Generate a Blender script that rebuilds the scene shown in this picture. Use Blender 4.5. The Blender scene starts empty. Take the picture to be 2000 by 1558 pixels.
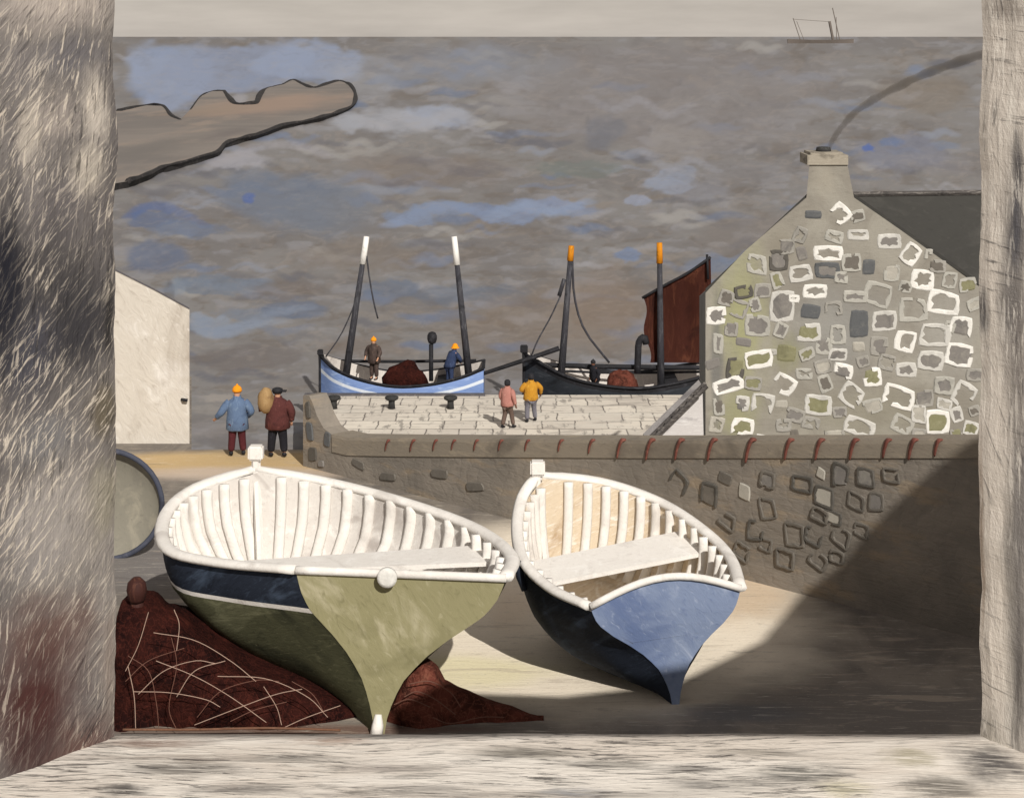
import bpy, bmesh, math, random
from mathutils import Vector, Matrix, noise as mnoise
random.seed(7)
C = bpy.context.scene.collection
F = 3600.0; CX = 1000.0; HY = 72.0; H = 10.5
SEA = -5.5; QZ = -3.9
def PZ(px, py, z):
    "point of the place seen at px,py of a survey sketch and standing at height z"
    s = (H - z) / (py - HY); return Vector(((px-CX)*s, F*s, z))
def PD(px, py, D):
    s = D / F; return Vector(((px-CX)*s, D, H-(py-HY)*s))
def lin(c):
    return tuple([(v/255/12.92 if v/255 <= .04045 else ((v/255+.055)/1.055)**2.4) for v in c]) + (1.0,)

# ------------------------------------------------------------ objects
def tag(o, label=None, cat=None, group=None, kind=None):
    if label: o['label'] = label
    if cat: o['category'] = cat
    if group: o['group'] = group
    if kind: o['kind'] = kind
    return o
def empty(name, loc=(0,0,0)):
    o = bpy.data.objects.new(name, None); C.objects.link(o); o.location = loc; return o
def obj(name, bm, mats, parent=None, smooth=False):
    me = bpy.data.meshes.new(name)
    if isinstance(bm, bmesh.types.BMesh): bm.to_mesh(me); bm.free()
    else: me = bm
    for m in (mats if isinstance(mats, (list, tuple)) else [mats]): me.materials.append(m)
    if smooth:
        for p in me.polygons: p.use_smooth = True
    o = bpy.data.objects.new(name, me); C.objects.link(o)
    if parent is not None:
        o.parent = parent
        root = parent
        off = Vector((0,0,0))
        while root is not None: off += root.location; root = root.parent
        o.location = -off            # shapes are written in world metres
    return o
def quad(bm, a, b, c, d, mi=0):
    f = bm.faces.new((a,b,c,d)); f.material_index = mi; return f
def add_box(bm, x0, x1, y0, y1, z0, z1, mi=0, M=None):
    vs = [Vector((x,y,z)) for x in (x0,x1) for y in (y0,y1) for z in (z0,z1)]
    if M is not None: vs = [M @ v for v in vs]
    v = [bm.verts.new(p) for p in vs]
    for f in ((0,1,3,2),(4,6,7,5),(0,4,5,1),(2,3,7,6),(0,2,6,4),(1,5,7,3)):
        bm.faces.new([v[i] for i in f]).material_index = mi
def add_tube(bm, pts, rad, n=8, mi=0, flat=1.0, cap=True):
    pts = [Vector(p) for p in pts]
    if not isinstance(rad, (list, tuple)): rad = [rad]*len(pts)
    rings = []; prev = None
    for i, p in enumerate(pts):
        t = (pts[min(i+1,len(pts)-1)] - pts[max(i-1,0)]).normalized()
        if prev is None:
            up = Vector((0,0,1)) if abs(t.z) < .9 else Vector((0,1,0))
            a = t.cross(up).normalized()
        else:
            a = (prev - t*prev.dot(t)).normalized()
        prev = a; b = t.cross(a)
        rings.append([bm.verts.new(p + a*math.cos(2*math.pi*k/n)*rad[i] + b*math.sin(2*math.pi*k/n)*rad[i]*flat) for k in range(n)])
    for r0, r1 in zip(rings, rings[1:]):
        for k in range(n): quad(bm, r0[k], r0[(k+1)%n], r1[(k+1)%n], r1[k], mi)
    if cap:
        bm.faces.new(rings[0][::-1]).material_index = mi; bm.faces.new(rings[-1]).material_index = mi
def add_lathe(bm, c, prof, n=16, mi=0, ax=None):
    c = Vector(c); M = ax or Matrix.Identity(3); rings = []
    for r, z in prof:
        rings.append([bm.verts.new(c + M @ Vector((r*math.cos(2*math.pi*k/n), r*math.sin(2*math.pi*k/n), z))) for k in range(n)])
    for r0, r1 in zip(rings, rings[1:]):
        for k in range(n): quad(bm, r0[k], r0[(k+1)%n], r1[(k+1)%n], r1[k], mi)
    bm.faces.new(rings[0][::-1]).material_index = mi; bm.faces.new(rings[-1]).material_index = mi
def catmull(pts, n):
    pts = [Vector(p) for p in pts]; out = []; m = len(pts)-1
    for i in range(n+1):
        t = i/n*m; k = min(int(t), m-1); u = t-k
        p0 = pts[k-1] if k > 0 else 2*pts[0]-pts[1]
        p1, p2 = pts[k], pts[k+1]
        p3 = pts[k+2] if k+2 <= m else 2*pts[m]-pts[m-1]
        out.append(.5*((2*p1)+(p2-p0)*u+(2*p0-5*p1+4*p2-p3)*u*u+(3*p1-p0-3*p2+p3)*u**3))
    return out
def jit(a): return random.uniform(-a, a)

# ------------------------------------------------------------ materials
class NT:
    def __init__(s, name, rough=.8, spec=.25):
        s.m = bpy.data.materials.new(name); s.m.use_nodes = True
        s.t = s.m.node_tree; s.n = s.t.nodes; s.l = s.t.links
        s.b = s.n['Principled BSDF']; s.b.inputs['Roughness'].default_value = rough
        s.b.inputs['Specular IOR Level'].default_value = spec
        s.tc = s.n.new('ShaderNodeTexCoord').outputs['Object']
    def new(s, k, **kw):
        x = s.n.new(k)
        for a, b in kw.items(): setattr(x, a, b)
        return x
    def link(s, a, b): s.l.new(a, b)
    def mapping(s, loc=(0,0,0), rot=(0,0,0), sc=(1,1,1), vec=None):
        x = s.new('ShaderNodeMapping'); x.inputs['Location'].default_value = loc
        x.inputs['Rotation'].default_value = rot; x.inputs['Scale'].default_value = sc
        s.link(vec or s.tc, x.inputs['Vector']); return x.outputs[0]
    def noise(s, scale, detail=5, rough=.55, vec=None, dist=0):
        x = s.new('ShaderNodeTexNoise'); x.inputs['Scale'].default_value = scale
        x.inputs['Detail'].default_value = detail; x.inputs['Roughness'].default_value = rough
        x.inputs['Distortion'].default_value = dist
        s.link(vec or s.tc, x.inputs['Vector']); return x
    def mr(s, v, a, b, c=0, d=1, smooth=True):
        x = s.new('ShaderNodeMapRange'); x.interpolation_type = 'SMOOTHSTEP' if smooth else 'LINEAR'
        s.link(v, x.inputs['Value'])
        for i, val in zip(('From Min','From Max','To Min','To Max'), (a,b,c,d)): x.inputs[i].default_value = val
        return x.outputs[0]
    def math(s, op, a, b=None):
        x = s.new('ShaderNodeMath', operation=op)
        for i, v in enumerate((a, b)):
            if v is None: continue
            if isinstance(v, (int, float)): x.inputs[i].default_value = v
            else: s.link(v, x.inputs[i])
        return x.outputs[0]
    def mix(s, fac, a, b):
        x = s.new('ShaderNodeMix', data_type='RGBA')
        for sock, v in ((x.inputs[0], fac), (x.inputs[6], a), (x.inputs[7], b)):
            if isinstance(v, (int, float)): sock.default_value = v
            elif isinstance(v, tuple): sock.default_value = v
            else: s.link(v, sock)
        return x.outputs[2]
    def xyz(s, x, y, z=0.0):
        c = s.new('ShaderNodeCombineXYZ')
        for i, v in enumerate((x, y, z)):
            if isinstance(v, (int, float)): c.inputs[i].default_value = v
            else: s.link(v, c.inputs[i])
        return c.outputs[0]
    def sep(s, vec=None):
        x = s.new('ShaderNodeSeparateXYZ'); s.link(vec or s.tc, x.inputs[0]); return x.outputs
    def patch(s, col, vec, cu, cv, ru, rv, color, strength=1, edge=.5, wob=.7, ns=1.6):
        "a stain with its own outline, at cu,cv with half sizes ru,rv"
        mp = s.mapping((-cu/ru, -cv/rv, 0), (0,0,0), (1/ru, 1/rv, 0), vec)
        mp2 = s.mapping((cu*3.1+cv, cv*7.7, cu), (0,0,0), (1,1,1), mp)
        nz = s.noise(ns, 4, .6, mp2)
        a = s.new('ShaderNodeVectorMath', operation='SUBTRACT'); s.link(nz.outputs['Color'], a.inputs[0]); a.inputs[1].default_value = (.5,.5,.5)
        b = s.new('ShaderNodeVectorMath', operation='MULTIPLY_ADD'); s.link(a.outputs[0], b.inputs[0]); b.inputs[1].default_value = (wob*2, wob*2, 0); s.link(mp, b.inputs[2])
        ln = s.new('ShaderNodeVectorMath', operation='LENGTH'); s.link(b.outputs[0], ln.inputs[0])
        f = s.mr(ln.outputs['Value'], 1-edge, 1+edge*.3, strength, 0)
        return s.mix(f, col, color)
    def bump(s, h, strength=.3, dist=.02):
        x = s.new('ShaderNodeBump'); x.inputs['Strength'].default_value = strength; x.inputs['Distance'].default_value = dist
        s.link(h, x.inputs['Height'])
        if s.b.inputs['Normal'].is_linked: s.link(s.b.inputs['Normal'].links[0].from_socket, x.inputs['Normal'])
        s.link(x.outputs[0], s.b.inputs['Normal'])
    def out(s, col): s.link(col, s.b.inputs['Base Color']); return s.m

def paint(name, base, dark=None, light=None, scale=2.0, stretch=(1,1,1), rot=(0,0,0), rough=.75, amt=.8, bump=.25, bd=.02, fine=6, spec=.25):
    "brushed paint or weathered surface: worn dark and light passes dragged along one direction"
    b = lin(base); dark = lin(dark) if dark else tuple(v*.6 for v in b[:3])+(1,)
    light = lin(light) if light else tuple(min(1, v*1.35+.01) for v in b[:3])+(1,)
    t = NT(name, rough, spec)
    v = t.mapping(sc=stretch, vec=t.mapping(rot=rot))
    n1 = t.noise(scale, 6, .6, v, 1.4); n2 = t.noise(scale*fine, 5, .65, v, .8); n3 = t.noise(scale*.45, 4, .6, None, 1.0)
    c = t.mix(t.mr(n1.outputs[0], .5, .72, 0, amt), b, light)
    c = t.mix(t.mr(n3.outputs[0], .52, .7, 0, amt), c, dark)
    c = t.mix(t.mr(n2.outputs[0], .54, .74, 0, amt*.7), c, dark)
    c = t.mix(t.mr(n2.outputs[0], .28, .44, amt*.5, 0), c, light)
    t.bump(n2.outputs[0], bump, bd)
    return t.out(c)

M = {}
M['white'] = paint('white_paint', (232,228,222), (196,190,184), (248,246,242), 2.4, (1,1,1), rough=.8, amt=.6, bump=.45, bd=.02, spec=.1)
M['white2'] = paint('white_thin_paint', (206,200,194), (158,150,145), (235,230,224), 2.2, (3,1,1), rough=.7, amt=.8, bump=.4, bd=.03)
M['inner'] = paint('inner_white_paint', (216,211,205), (176,168,162), (240,237,232), 2.4, (1,1,1), rough=.85, amt=.8, bump=.3)
M['white_tan'] = paint('white_over_bare_wood', (214,198,174), (170,142,110), (240,235,226), 1.6, (1,1,5), (0,.3,.3), amt=.9, bump=.3)
M['olive'] = paint('olive_paint', (144,139,106), (118,114,84), (182,175,148), 1.1, (1,1,.35), (0,.6,0), rough=.75, amt=.95, bump=.5, fine=9, spec=.1)
M['olive_shaded'] = paint('olive_paint_shaded', (88,89,68), (56,58,46), (134,134,106), 1.0, (.6,.6,2), (0,.4,0), rough=.75, amt=.95, bump=.5, fine=9, spec=.1)  # darker olive for the hull side, its shade partly put into the colour
M['navy'] = paint('navy_paint', (42,48,60), (24,28,36), (72,84,102), 1.2, (.5,.5,2), (.3,.5,0), rough=.75, amt=.95, bump=.5, fine=8, spec=.1)
M['blue'] = paint('blue_paint', (128,142,170), (98,114,150), (176,186,206), 1.3, (1,1,.4), (0,.7,0), rough=.75, amt=.95, bump=.5, fine=9, spec=.1)
M['boatblue'] = paint('pale_blue_paint', (128,154,206), (98,124,182), (172,194,228), 1.5, (.4,1,3), rough=.6)
M['black'] = paint('tarred_black', (34,34,38), (20,20,22), (64,64,70), 2, rough=.7)
M['black2'] = paint('slate_black_paint', (46,50,56), (26,28,32), (78,82,88), 1.4, (.5,1,3), rough=.7)
M['mast'] = paint('tarred_spar', (58,58,64), (30,30,34), (100,100,104), 3, (3,3,.4))
M['masttip'] = paint('white_mast_head', (238,236,232), (200,196,190), None, 4, (3,3,.5), amt=.5)
M['orange'] = paint('orange_mast_head', (204,128,22), (120,88,24), (230,160,40), 4, (3,3,.5))
M['hat'] = paint('orange_wool', (238,150,28), (200,110,20), (248,180,60), 9, rough=.95, amt=.5)
def netmat(name, b, d, l, sc):
    t = NT(name, .95, .05); n1 = t.noise(1.3, 6, .65, None, 1.5); n2 = t.noise(9, 4, .6)
    wv = t.new('ShaderNodeVectorMath', operation='MULTIPLY_ADD'); t.link(n1.outputs['Color'], wv.inputs[0]); wv.inputs[1].default_value = (.5,.5,.5); t.link(t.tc, wv.inputs[2])
    vo = t.new('ShaderNodeTexVoronoi', feature='DISTANCE_TO_EDGE'); vo.inputs['Scale'].default_value = sc; t.link(wv.outputs[0], vo.inputs['Vector'])
    c = t.mix(t.mr(n1.outputs[0], .35, .6), lin(d), lin(b)); c = t.mix(t.mr(n1.outputs[0], .58, .72, 0, .9), c, lin(l))
    c = t.mix(t.mr(vo.outputs[0], 0, .07, .5, 0), c, lin(l)); t.bump(vo.outputs[0], .8, .03); t.bump(n1.outputs[0], .6, .15); t.bump(n2.outputs[0], .4, .02)
    return t.out(c)
M['net'] = netmat('dark_brown_net', (52,25,21), (30,15,14), (84,42,34), 9)
M['net_red'] = netmat('rust_brown_net', (104,58,48), (62,36,30), (136,88,72), 9)
M['cord'] = paint('pale_cord', (176,150,134), None, None, 8, amt=.4)
M['cord_dim'] = paint('dim_cord', (112,78,66), None, None, 8, amt=.4)
M['post'] = paint('brown_timber', (60,32,27), (40,22,19), (96,60,46), 3, (3,3,.5))
M['tile'] = paint('terracotta', (120,72,62), (90,56,50), (146,100,88), 5, amt=.8)
M['sail'] = paint('tan_sail', (84,46,37), (50,28,26), (118,72,54), 1.0, (2.5,2.5,.35), rough=.95, amt=.9)
M['roof'] = paint('dark_slate', (60,59,56), (48,47,45), (80,78,74), .6, (1,1,2), amt=.6)
M['rock'] = paint('wet_black_rock', (44,42,42), (26,26,28), (86,80,78), .6)
M['darkstone'] = paint('dark_stone', (92,90,94), (64,64,68), (120,116,114), 3)
M['bol'] = paint('iron_bollard', (52,52,52), (34,34,34), (84,84,80), 5)
M['ladder'] = paint('grey_plank', (80,76,74), (44,42,42), (150,144,138), 4, (1,1,5))
M['skin'] = paint('skin', (196,150,122), None, None, 6, amt=.2)
M['darkskin'] = paint('weathered_skin', (120,84,68), None, None, 6, amt=.2)
def cloth(n, c, d=None, l=None): M[n] = paint(n+'_cloth', c, d, l, 5, (1.5,1.5,.6), rough=.95, amt=.8, bump=.5)
cloth('blue_coat', (94,114,144), (66,82,110), (128,148,172)); cloth('maroon', (86,48,46), (52,32,32), (124,76,70))
cloth('maroon_tr', (78,34,38), (48,24,28)); cloth('black_tr', (32,32,38), (20,20,24), (52,52,60)); cloth('pink', (178,124,114), (136,92,84), (196,148,136))
cloth('brown_tr', (100,84,76), (60,52,50)); cloth('yellow', (190,136,44), (140,100,40), (222,172,70)); cloth('grey_tr', (112,110,118), (64,62,68), (150,150,156))
cloth('brown_coat', (74,62,58), (46,40,38), (104,90,84)); cloth('navy_coat', (50,62,92), (34,40,60), (76,90,124)); cloth('sack', (160,130,90), (110,84,60), (184,156,114))

# ------------------------------------------------------------ sky, sun, camera
SUN = Vector((-.35, 1.0, -.72)).normalized()      # the way the light travels
world = bpy.data.worlds.new("World"); bpy.context.scene.world = world; world.use_nodes = True
wt = world.node_tree; wn = wt.nodes; wl = wt.links
bg = wn['Background']; bg.inputs['Strength'].default_value = .1
sky = wn.new('ShaderNodeTexSky'); sky.sky_type = 'NISHITA'; sky.sun_disc = False
sky.sun_elevation = math.asin(-SUN.z); sky.sun_rotation = math.atan2(-SUN.x, -SUN.y) % (2*math.pi)
tc = wn.new('ShaderNodeTexCoord'); mp = wn.new('ShaderNodeMapping'); mp.inputs['Scale'].default_value = (2, 2, 14)
nz = wn.new('ShaderNodeTexNoise'); nz.inputs['Scale'].default_value = 3; nz.inputs['Detail'].default_value = 8; nz.inputs['Roughness'].default_value = .62
wl.new(tc.outputs['Generated'], mp.inputs[0]); wl.new(mp.outputs[0], nz.inputs['Vector'])
cr = wn.new('ShaderNodeValToRGB'); wl.new(nz.outputs[0], cr.inputs[0])
cr.color_ramp.elements[0].position = .3; cr.color_ramp.elements[0].color = (4.5,4.0,3.6,1)
cr.color_ramp.elements[1].position = .7; cr.color_ramp.elements[1].color = (6.3,5.65,5.05,1)
mx = wn.new('ShaderNodeMix'); mx.data_type = 'RGBA'; mx.inputs[0].default_value = .88
sp_ = wn.new('ShaderNodeSeparateXYZ'); wl.new(tc.outputs['Generated'], sp_.inputs[0])
hz = wn.new('ShaderNodeMapRange'); wl.new(sp_.outputs[2], hz.inputs[0]); hz.inputs[1].default_value = .1; hz.inputs[2].default_value = .6; hz.inputs[3].default_value = 1.0; hz.inputs[4].default_value = .5
vm = wn.new('ShaderNodeVectorMath'); vm.operation = 'SCALE'; wl.new(cr.outputs[0], vm.inputs[0]); wl.new(hz.outputs[0], vm.inputs['Scale'])
wl.new(sky.outputs[0], mx.inputs[6]); wl.new(vm.outputs[0], mx.inputs[7]); wl.new(mx.outputs[2], bg.inputs['Color'])
ld = bpy.data.lights.new('sun', 'SUN'); ld.energy = 3.9; ld.angle = math.radians(.45); ld.color = (1, .95, .88)
lo = bpy.data.objects.new('sun', ld); C.objects.link(lo); lo.rotation_euler = SUN.to_track_quat('-Z', 'Y').to_euler()
cd = bpy.data.cameras.new('camera'); cam = bpy.data.objects.new('camera', cd); C.objects.link(cam)
cam.location = (0,0,H); cam.rotation_euler = (math.radians(90),0,0)
cd.sensor_width = 36; cd.lens = F/2000*36; cd.shift_y = -(779-HY)/2000; cd.clip_start = .05; cd.clip_end = 200000
bpy.context.scene.camera = cam
vs = bpy.context.scene.view_settings; vs.view_transform = 'Standard'; vs.look = 'None'; vs.exposure = 0; vs.gamma = 1

# ------------------------------------------------------------ sea
import numpy as np
def vnoise(x, y, seed=0):
    xi = np.floor(x).astype(np.int64); yi = np.floor(y).astype(np.int64); fx = x-xi; fy = y-yi
    fx = fx*fx*(3-2*fx); fy = fy*fy*(3-2*fy)
    def h(i, j):
        n = (i*374761393 + j*668265263 + seed*974634777) & 0x7fffffff
        n = ((n ^ (n >> 13))*1274126177) & 0x7fffffff
        return ((n ^ (n >> 16)) & 0xffff)/65535.0
    a, b, c, d = h(xi,yi), h(xi+1,yi), h(xi,yi+1), h(xi+1,yi+1)
    return (a+(b-a)*fx)*(1-fy) + (c+(d-c)*fx)*fy
def fbm(x, y, seed=0, o=4):
    r = 0; w = .5; t_ = 0
    for k in range(o): r = r + w*vnoise(x*2**k+17.3*k, y*2**k-9.1*k, seed+k); t_ += w; w *= .55
    return r/t_
def sstep(x, a, b):
    t_ = np.clip((x-a)/(b-a), 0, 1); return t_*t_*(3-2*t_)
# rows of the swell run parallel to the quay and lengthen offshore
dys = np.concatenate([[.35,.8,1.3,1.9,2.6,3.4], np.arange(4.2, 830, 1.9), np.arange(840, 2400, 90)])
fans = np.concatenate([np.arange(-1600,-100,60), np.arange(-100, 2100, 3.6), np.arange(2100, 3600, 60)])
SYv = F*(H-SEA)/dys; XF = (fans-CX)/F
GX = np.outer(SYv, XF); GY = np.repeat(SYv[:,None], len(XF), 1); U_ = np.repeat(XF[None,:]*F, len(dys), 0); V_ = np.log(GY)
W_ = (H-SEA)*F/GY; LXs = 0            # falls off with distance
def L3(c): return np.array(lin(c)[:3])
def mixc(col, f, c): return col + (L3(c)-col)*f[...,None]
n1 = fbm(U_/150, W_/48, 1); n2 = fbm(U_/46+fbm(U_/60,W_/30,9)*2, W_/15, 5); n3 = fbm(U_/34+fbm(U_/50,W_/25,3)*3, W_/5.0+fbm(U_/70,W_/30,7)*14, 11, 3)
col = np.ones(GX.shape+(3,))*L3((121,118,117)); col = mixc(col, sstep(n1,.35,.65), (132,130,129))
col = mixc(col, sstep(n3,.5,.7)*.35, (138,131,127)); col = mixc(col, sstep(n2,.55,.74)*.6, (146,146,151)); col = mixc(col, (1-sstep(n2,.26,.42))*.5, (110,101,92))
SEED = [3]
def sp(px, py, rx, ry, c, s=.9, e=.7, w=.55, ns=1.6):
    global col
    SEED[0] += 7
    x = (U_+CX-px)/(rx*1.1); y = (W_*1.0-(py-HY))/(ry*1.15)
    m = (np.abs(x) < 2.2) & (np.abs(y) < 2.2)
    if not m.any(): return
    x = x[m]; y = y[m]; asp = max(1, min(5, rx/ry*.6))
    dx = fbm(x*asp*1.1+SEED[0], y*1.0, SEED[0], 4)-.5; dy = fbm(x*asp*1.1-SEED[0], y*1.3+50, SEED[0]+3, 4)-.5
    r = np.hypot(x+dx*w*1.2, y+dy*w*2.4)
    st_ = fbm(x*asp*1.2+9+fbm(x*3,y*3,8)*2, y*4+fbm(x*2,y*2,4)*5, SEED[0]+5, 3)
    f = (1-sstep(r, 1-e*.5, 1+e*.22))*s*(.78+.44*(st_-.3)); f = np.clip(f, 0, 1)
    col[m] = col[m] + (L3(c)-col[m])*f[:,None]
def stroke(pts, wd, c, s=.8):
    "a crest line dragged through points"
    n_ = max(4, int(len(pts)*3))
    for i_, q in enumerate(catmull([Vector((x,y,0)) for x, y in pts], n_)): sp(q.x, q.y, wd*2.0, wd*(.55+.6*math.sin(math.pi*(i_+.5)/(n_+1))), c, s*.5, .9, .25)
rc = random.Random(5)
for _i in range(230):
    py_ = rc.uniform(95, 740); px_ = rc.uniform(240, 1880); ln = rc.uniform(20, 58)*(.8+py_/900); a_ = rc.choice((-1,1))*rc.uniform(4, 15); cc = rc.choice(((158,158,164),(140,146,160),(160,158,156),(120,132,156),(106,106,112),(98,100,110),(138,130,122),(108,122,148)))
    stroke([(px_-ln, py_), (px_-ln*.4, py_-a_), (px_+ln*.2, py_+a_*.4), (px_+ln, py_-a_*.6)], rc.uniform(3.5,8.5), cc, rc.uniform(.5,1.0))
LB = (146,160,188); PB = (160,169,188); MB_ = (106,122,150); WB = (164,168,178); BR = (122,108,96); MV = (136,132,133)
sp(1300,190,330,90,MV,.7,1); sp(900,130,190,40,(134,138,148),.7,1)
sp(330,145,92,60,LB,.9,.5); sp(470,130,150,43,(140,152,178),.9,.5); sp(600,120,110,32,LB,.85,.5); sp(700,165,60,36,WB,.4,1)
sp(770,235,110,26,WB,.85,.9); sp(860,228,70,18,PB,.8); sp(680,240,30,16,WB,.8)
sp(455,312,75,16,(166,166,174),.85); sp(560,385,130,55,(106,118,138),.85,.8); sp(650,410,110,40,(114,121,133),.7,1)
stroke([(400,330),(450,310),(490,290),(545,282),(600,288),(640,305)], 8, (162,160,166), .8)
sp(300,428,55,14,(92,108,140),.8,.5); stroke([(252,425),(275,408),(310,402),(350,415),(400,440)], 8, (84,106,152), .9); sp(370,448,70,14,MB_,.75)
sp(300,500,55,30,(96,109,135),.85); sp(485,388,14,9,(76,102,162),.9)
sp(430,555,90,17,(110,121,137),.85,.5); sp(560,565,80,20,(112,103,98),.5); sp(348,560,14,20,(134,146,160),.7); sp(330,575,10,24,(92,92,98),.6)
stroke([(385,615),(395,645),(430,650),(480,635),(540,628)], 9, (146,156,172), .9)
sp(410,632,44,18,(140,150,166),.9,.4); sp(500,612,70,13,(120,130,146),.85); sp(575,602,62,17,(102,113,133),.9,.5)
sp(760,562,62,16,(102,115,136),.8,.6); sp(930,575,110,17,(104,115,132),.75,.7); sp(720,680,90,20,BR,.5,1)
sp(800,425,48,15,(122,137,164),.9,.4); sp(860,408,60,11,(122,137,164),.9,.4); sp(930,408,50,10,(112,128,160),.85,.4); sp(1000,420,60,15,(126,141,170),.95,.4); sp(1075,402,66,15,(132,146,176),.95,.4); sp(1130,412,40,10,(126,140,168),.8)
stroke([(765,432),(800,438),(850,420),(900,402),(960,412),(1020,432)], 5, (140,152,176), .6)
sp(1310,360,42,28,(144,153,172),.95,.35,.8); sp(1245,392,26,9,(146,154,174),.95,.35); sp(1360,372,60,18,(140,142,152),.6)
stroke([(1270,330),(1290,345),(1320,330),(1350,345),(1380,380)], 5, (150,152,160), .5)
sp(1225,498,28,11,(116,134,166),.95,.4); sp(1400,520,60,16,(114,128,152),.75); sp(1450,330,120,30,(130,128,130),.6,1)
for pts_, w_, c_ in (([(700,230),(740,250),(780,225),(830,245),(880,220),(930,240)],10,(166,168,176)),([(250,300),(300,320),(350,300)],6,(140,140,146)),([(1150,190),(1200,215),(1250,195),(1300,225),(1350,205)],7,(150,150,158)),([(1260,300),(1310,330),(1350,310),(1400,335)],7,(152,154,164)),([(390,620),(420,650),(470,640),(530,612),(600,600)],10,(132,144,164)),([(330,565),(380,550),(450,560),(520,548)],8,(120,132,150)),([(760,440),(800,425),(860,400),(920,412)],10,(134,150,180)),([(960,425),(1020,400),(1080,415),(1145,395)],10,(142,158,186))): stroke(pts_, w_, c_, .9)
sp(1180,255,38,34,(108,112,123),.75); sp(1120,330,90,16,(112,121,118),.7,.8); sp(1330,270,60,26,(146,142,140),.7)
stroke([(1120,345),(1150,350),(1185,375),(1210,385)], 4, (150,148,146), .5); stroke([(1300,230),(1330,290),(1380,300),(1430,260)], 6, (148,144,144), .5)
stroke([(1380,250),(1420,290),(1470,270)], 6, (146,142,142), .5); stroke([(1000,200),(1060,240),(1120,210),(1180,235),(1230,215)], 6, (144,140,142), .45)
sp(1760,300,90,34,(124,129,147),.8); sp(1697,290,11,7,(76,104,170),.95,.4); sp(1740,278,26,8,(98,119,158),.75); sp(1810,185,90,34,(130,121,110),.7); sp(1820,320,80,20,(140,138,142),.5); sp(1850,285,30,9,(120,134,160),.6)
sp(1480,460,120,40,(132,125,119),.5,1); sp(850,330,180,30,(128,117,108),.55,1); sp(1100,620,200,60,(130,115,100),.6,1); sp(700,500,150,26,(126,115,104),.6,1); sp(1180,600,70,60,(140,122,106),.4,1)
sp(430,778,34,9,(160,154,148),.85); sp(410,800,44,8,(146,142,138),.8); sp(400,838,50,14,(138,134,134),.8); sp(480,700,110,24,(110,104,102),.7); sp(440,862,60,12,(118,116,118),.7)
col = mixc(col, sstep(n3,.58,.8)*.14, (170,162,154)); col = mixc(col, (1-sstep(n3,.24,.4))*.12, (88,84,84))
Zs = SEA + (n2-.5)*np.clip(GY/220, .1, 3.0)*.35
Zs[dys < 14] = SEA
vn = np.stack([GX, GY, Zs], -1).reshape(-1,3)
R_, C_ = GX.shape; idx = np.arange(R_*C_).reshape(R_, C_)
fq = np.stack([idx[:-1,:-1], idx[:-1,1:], idx[1:,1:], idx[1:,:-1]], -1).reshape(-1,4)[:, ::-1]
me = bpy.data.meshes.new('sea'); me.vertices.add(len(vn)); me.vertices.foreach_set('co', vn.astype(np.float32).ravel())
me.loops.add(fq.size); me.loops.foreach_set('vertex_index', fq.astype(np.int32).ravel()); me.polygons.add(len(fq)); me.polygons.foreach_set('loop_start', (np.arange(len(fq))*4).astype(np.int32))
me.update(calc_edges=True)
ca = me.color_attributes.new('pigment', 'FLOAT_COLOR', 'POINT'); ca.data.foreach_set('color', np.concatenate([col.reshape(-1,3), np.ones((len(vn),1))], 1).astype(np.float32).ravel())
t = NT('sea_water', .6, .2)
at = t.new('ShaderNodeVertexColor', layer_name='pigment'); ng = t.noise(.05, 9, .62, t.mapping(sc=(1,.35,1)))
t.bump(ng.outputs[0], .25, .6); M['sea'] = t.out(at.outputs[0])
tag(obj('sea', me, M['sea'], None, True), kind='structure')

# headland
top = [(-700,232),(232,217),(285,206),(318,207),(335,226),(352,234),(372,214),(392,188),(415,178),(438,178),(452,196),(464,204),(498,202),(508,184),(522,172),(552,165),(572,156),(590,164),(612,172),(640,164),(665,158),(684,166),(694,184),(690,204),(668,216),(630,228),(590,238),(548,246),(505,262),(470,270),(440,280),(425,296),(392,306),(352,318),(318,326),(290,340),(250,354),(-700,520)]
TZ = SEA+.7
tp = [PZ(x, y, TZ) for x, y in top]
t = NT('headland_turf', .95, .05)
hx = t.sep(); n1 = t.noise(.02, 7, .6); n2 = t.noise(.12, 6, .6, t.mapping(sc=(1,.2,1)))
c = t.mix(t.mr(n1.outputs[0], .4, .62), lin((126,121,117)), lin((140,133,127)))
c = t.mix(t.mr(n2.outputs[0], .5, .7, 0, .6), c, lin((160,146,134)))
k = 14/130*1.0
for (px, py, rx, ry, cc, ss) in [(560,200,140,26,(162,142,128),.8),(300,290,70,30,(120,116,112),.7),(440,262,36,14,(118,112,110),.6),(420,215,90,16,(158,140,124),.6)]:
    kk = (H-TZ)/(py-HY); c = t.patch(c, t.tc, (px-CX)*kk, F*kk, rx*kk, ry*kk*F/(py-HY), lin(cc), ss, .8)
t.bump(n2.outputs[0], .3, .5); M['turf'] = t.out(c)
bm = bmesh.new()
v1 = [bm.verts.new(p) for p in tp]; v0 = [bm.verts.new(Vector((p.x, p.y, SEA-.5))) for p in tp]
ff = bm.faces.new(v1)
for i in range(len(v1)): quad(bm, v1[i], v0[i], v0[(i+1)%len(v1)], v1[(i+1)%len(v1)], 1)
bmesh.ops.recalc_face_normals(bm, faces=bm.faces)
hl = tag(obj('headland', bm, [M['turf'], M['rock']]), kind='structure')
bm = bmesh.new()
def rim(pts, ws):
    q = catmull([Vector((x, y, w)) for (x, y), w in zip(pts, ws)], len(pts)*5)
    add_tube(bm, [PZ(a.x, a.y, TZ) for a in q], [max(.25, a.z*(.75+.9*mnoise.noise(Vector((a.x*.05,a.y*.05,2)))+.35)+jit(.5))*(H-TZ)/(a.y-HY)*.5 for a in q], 6, 0, .8)
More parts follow.
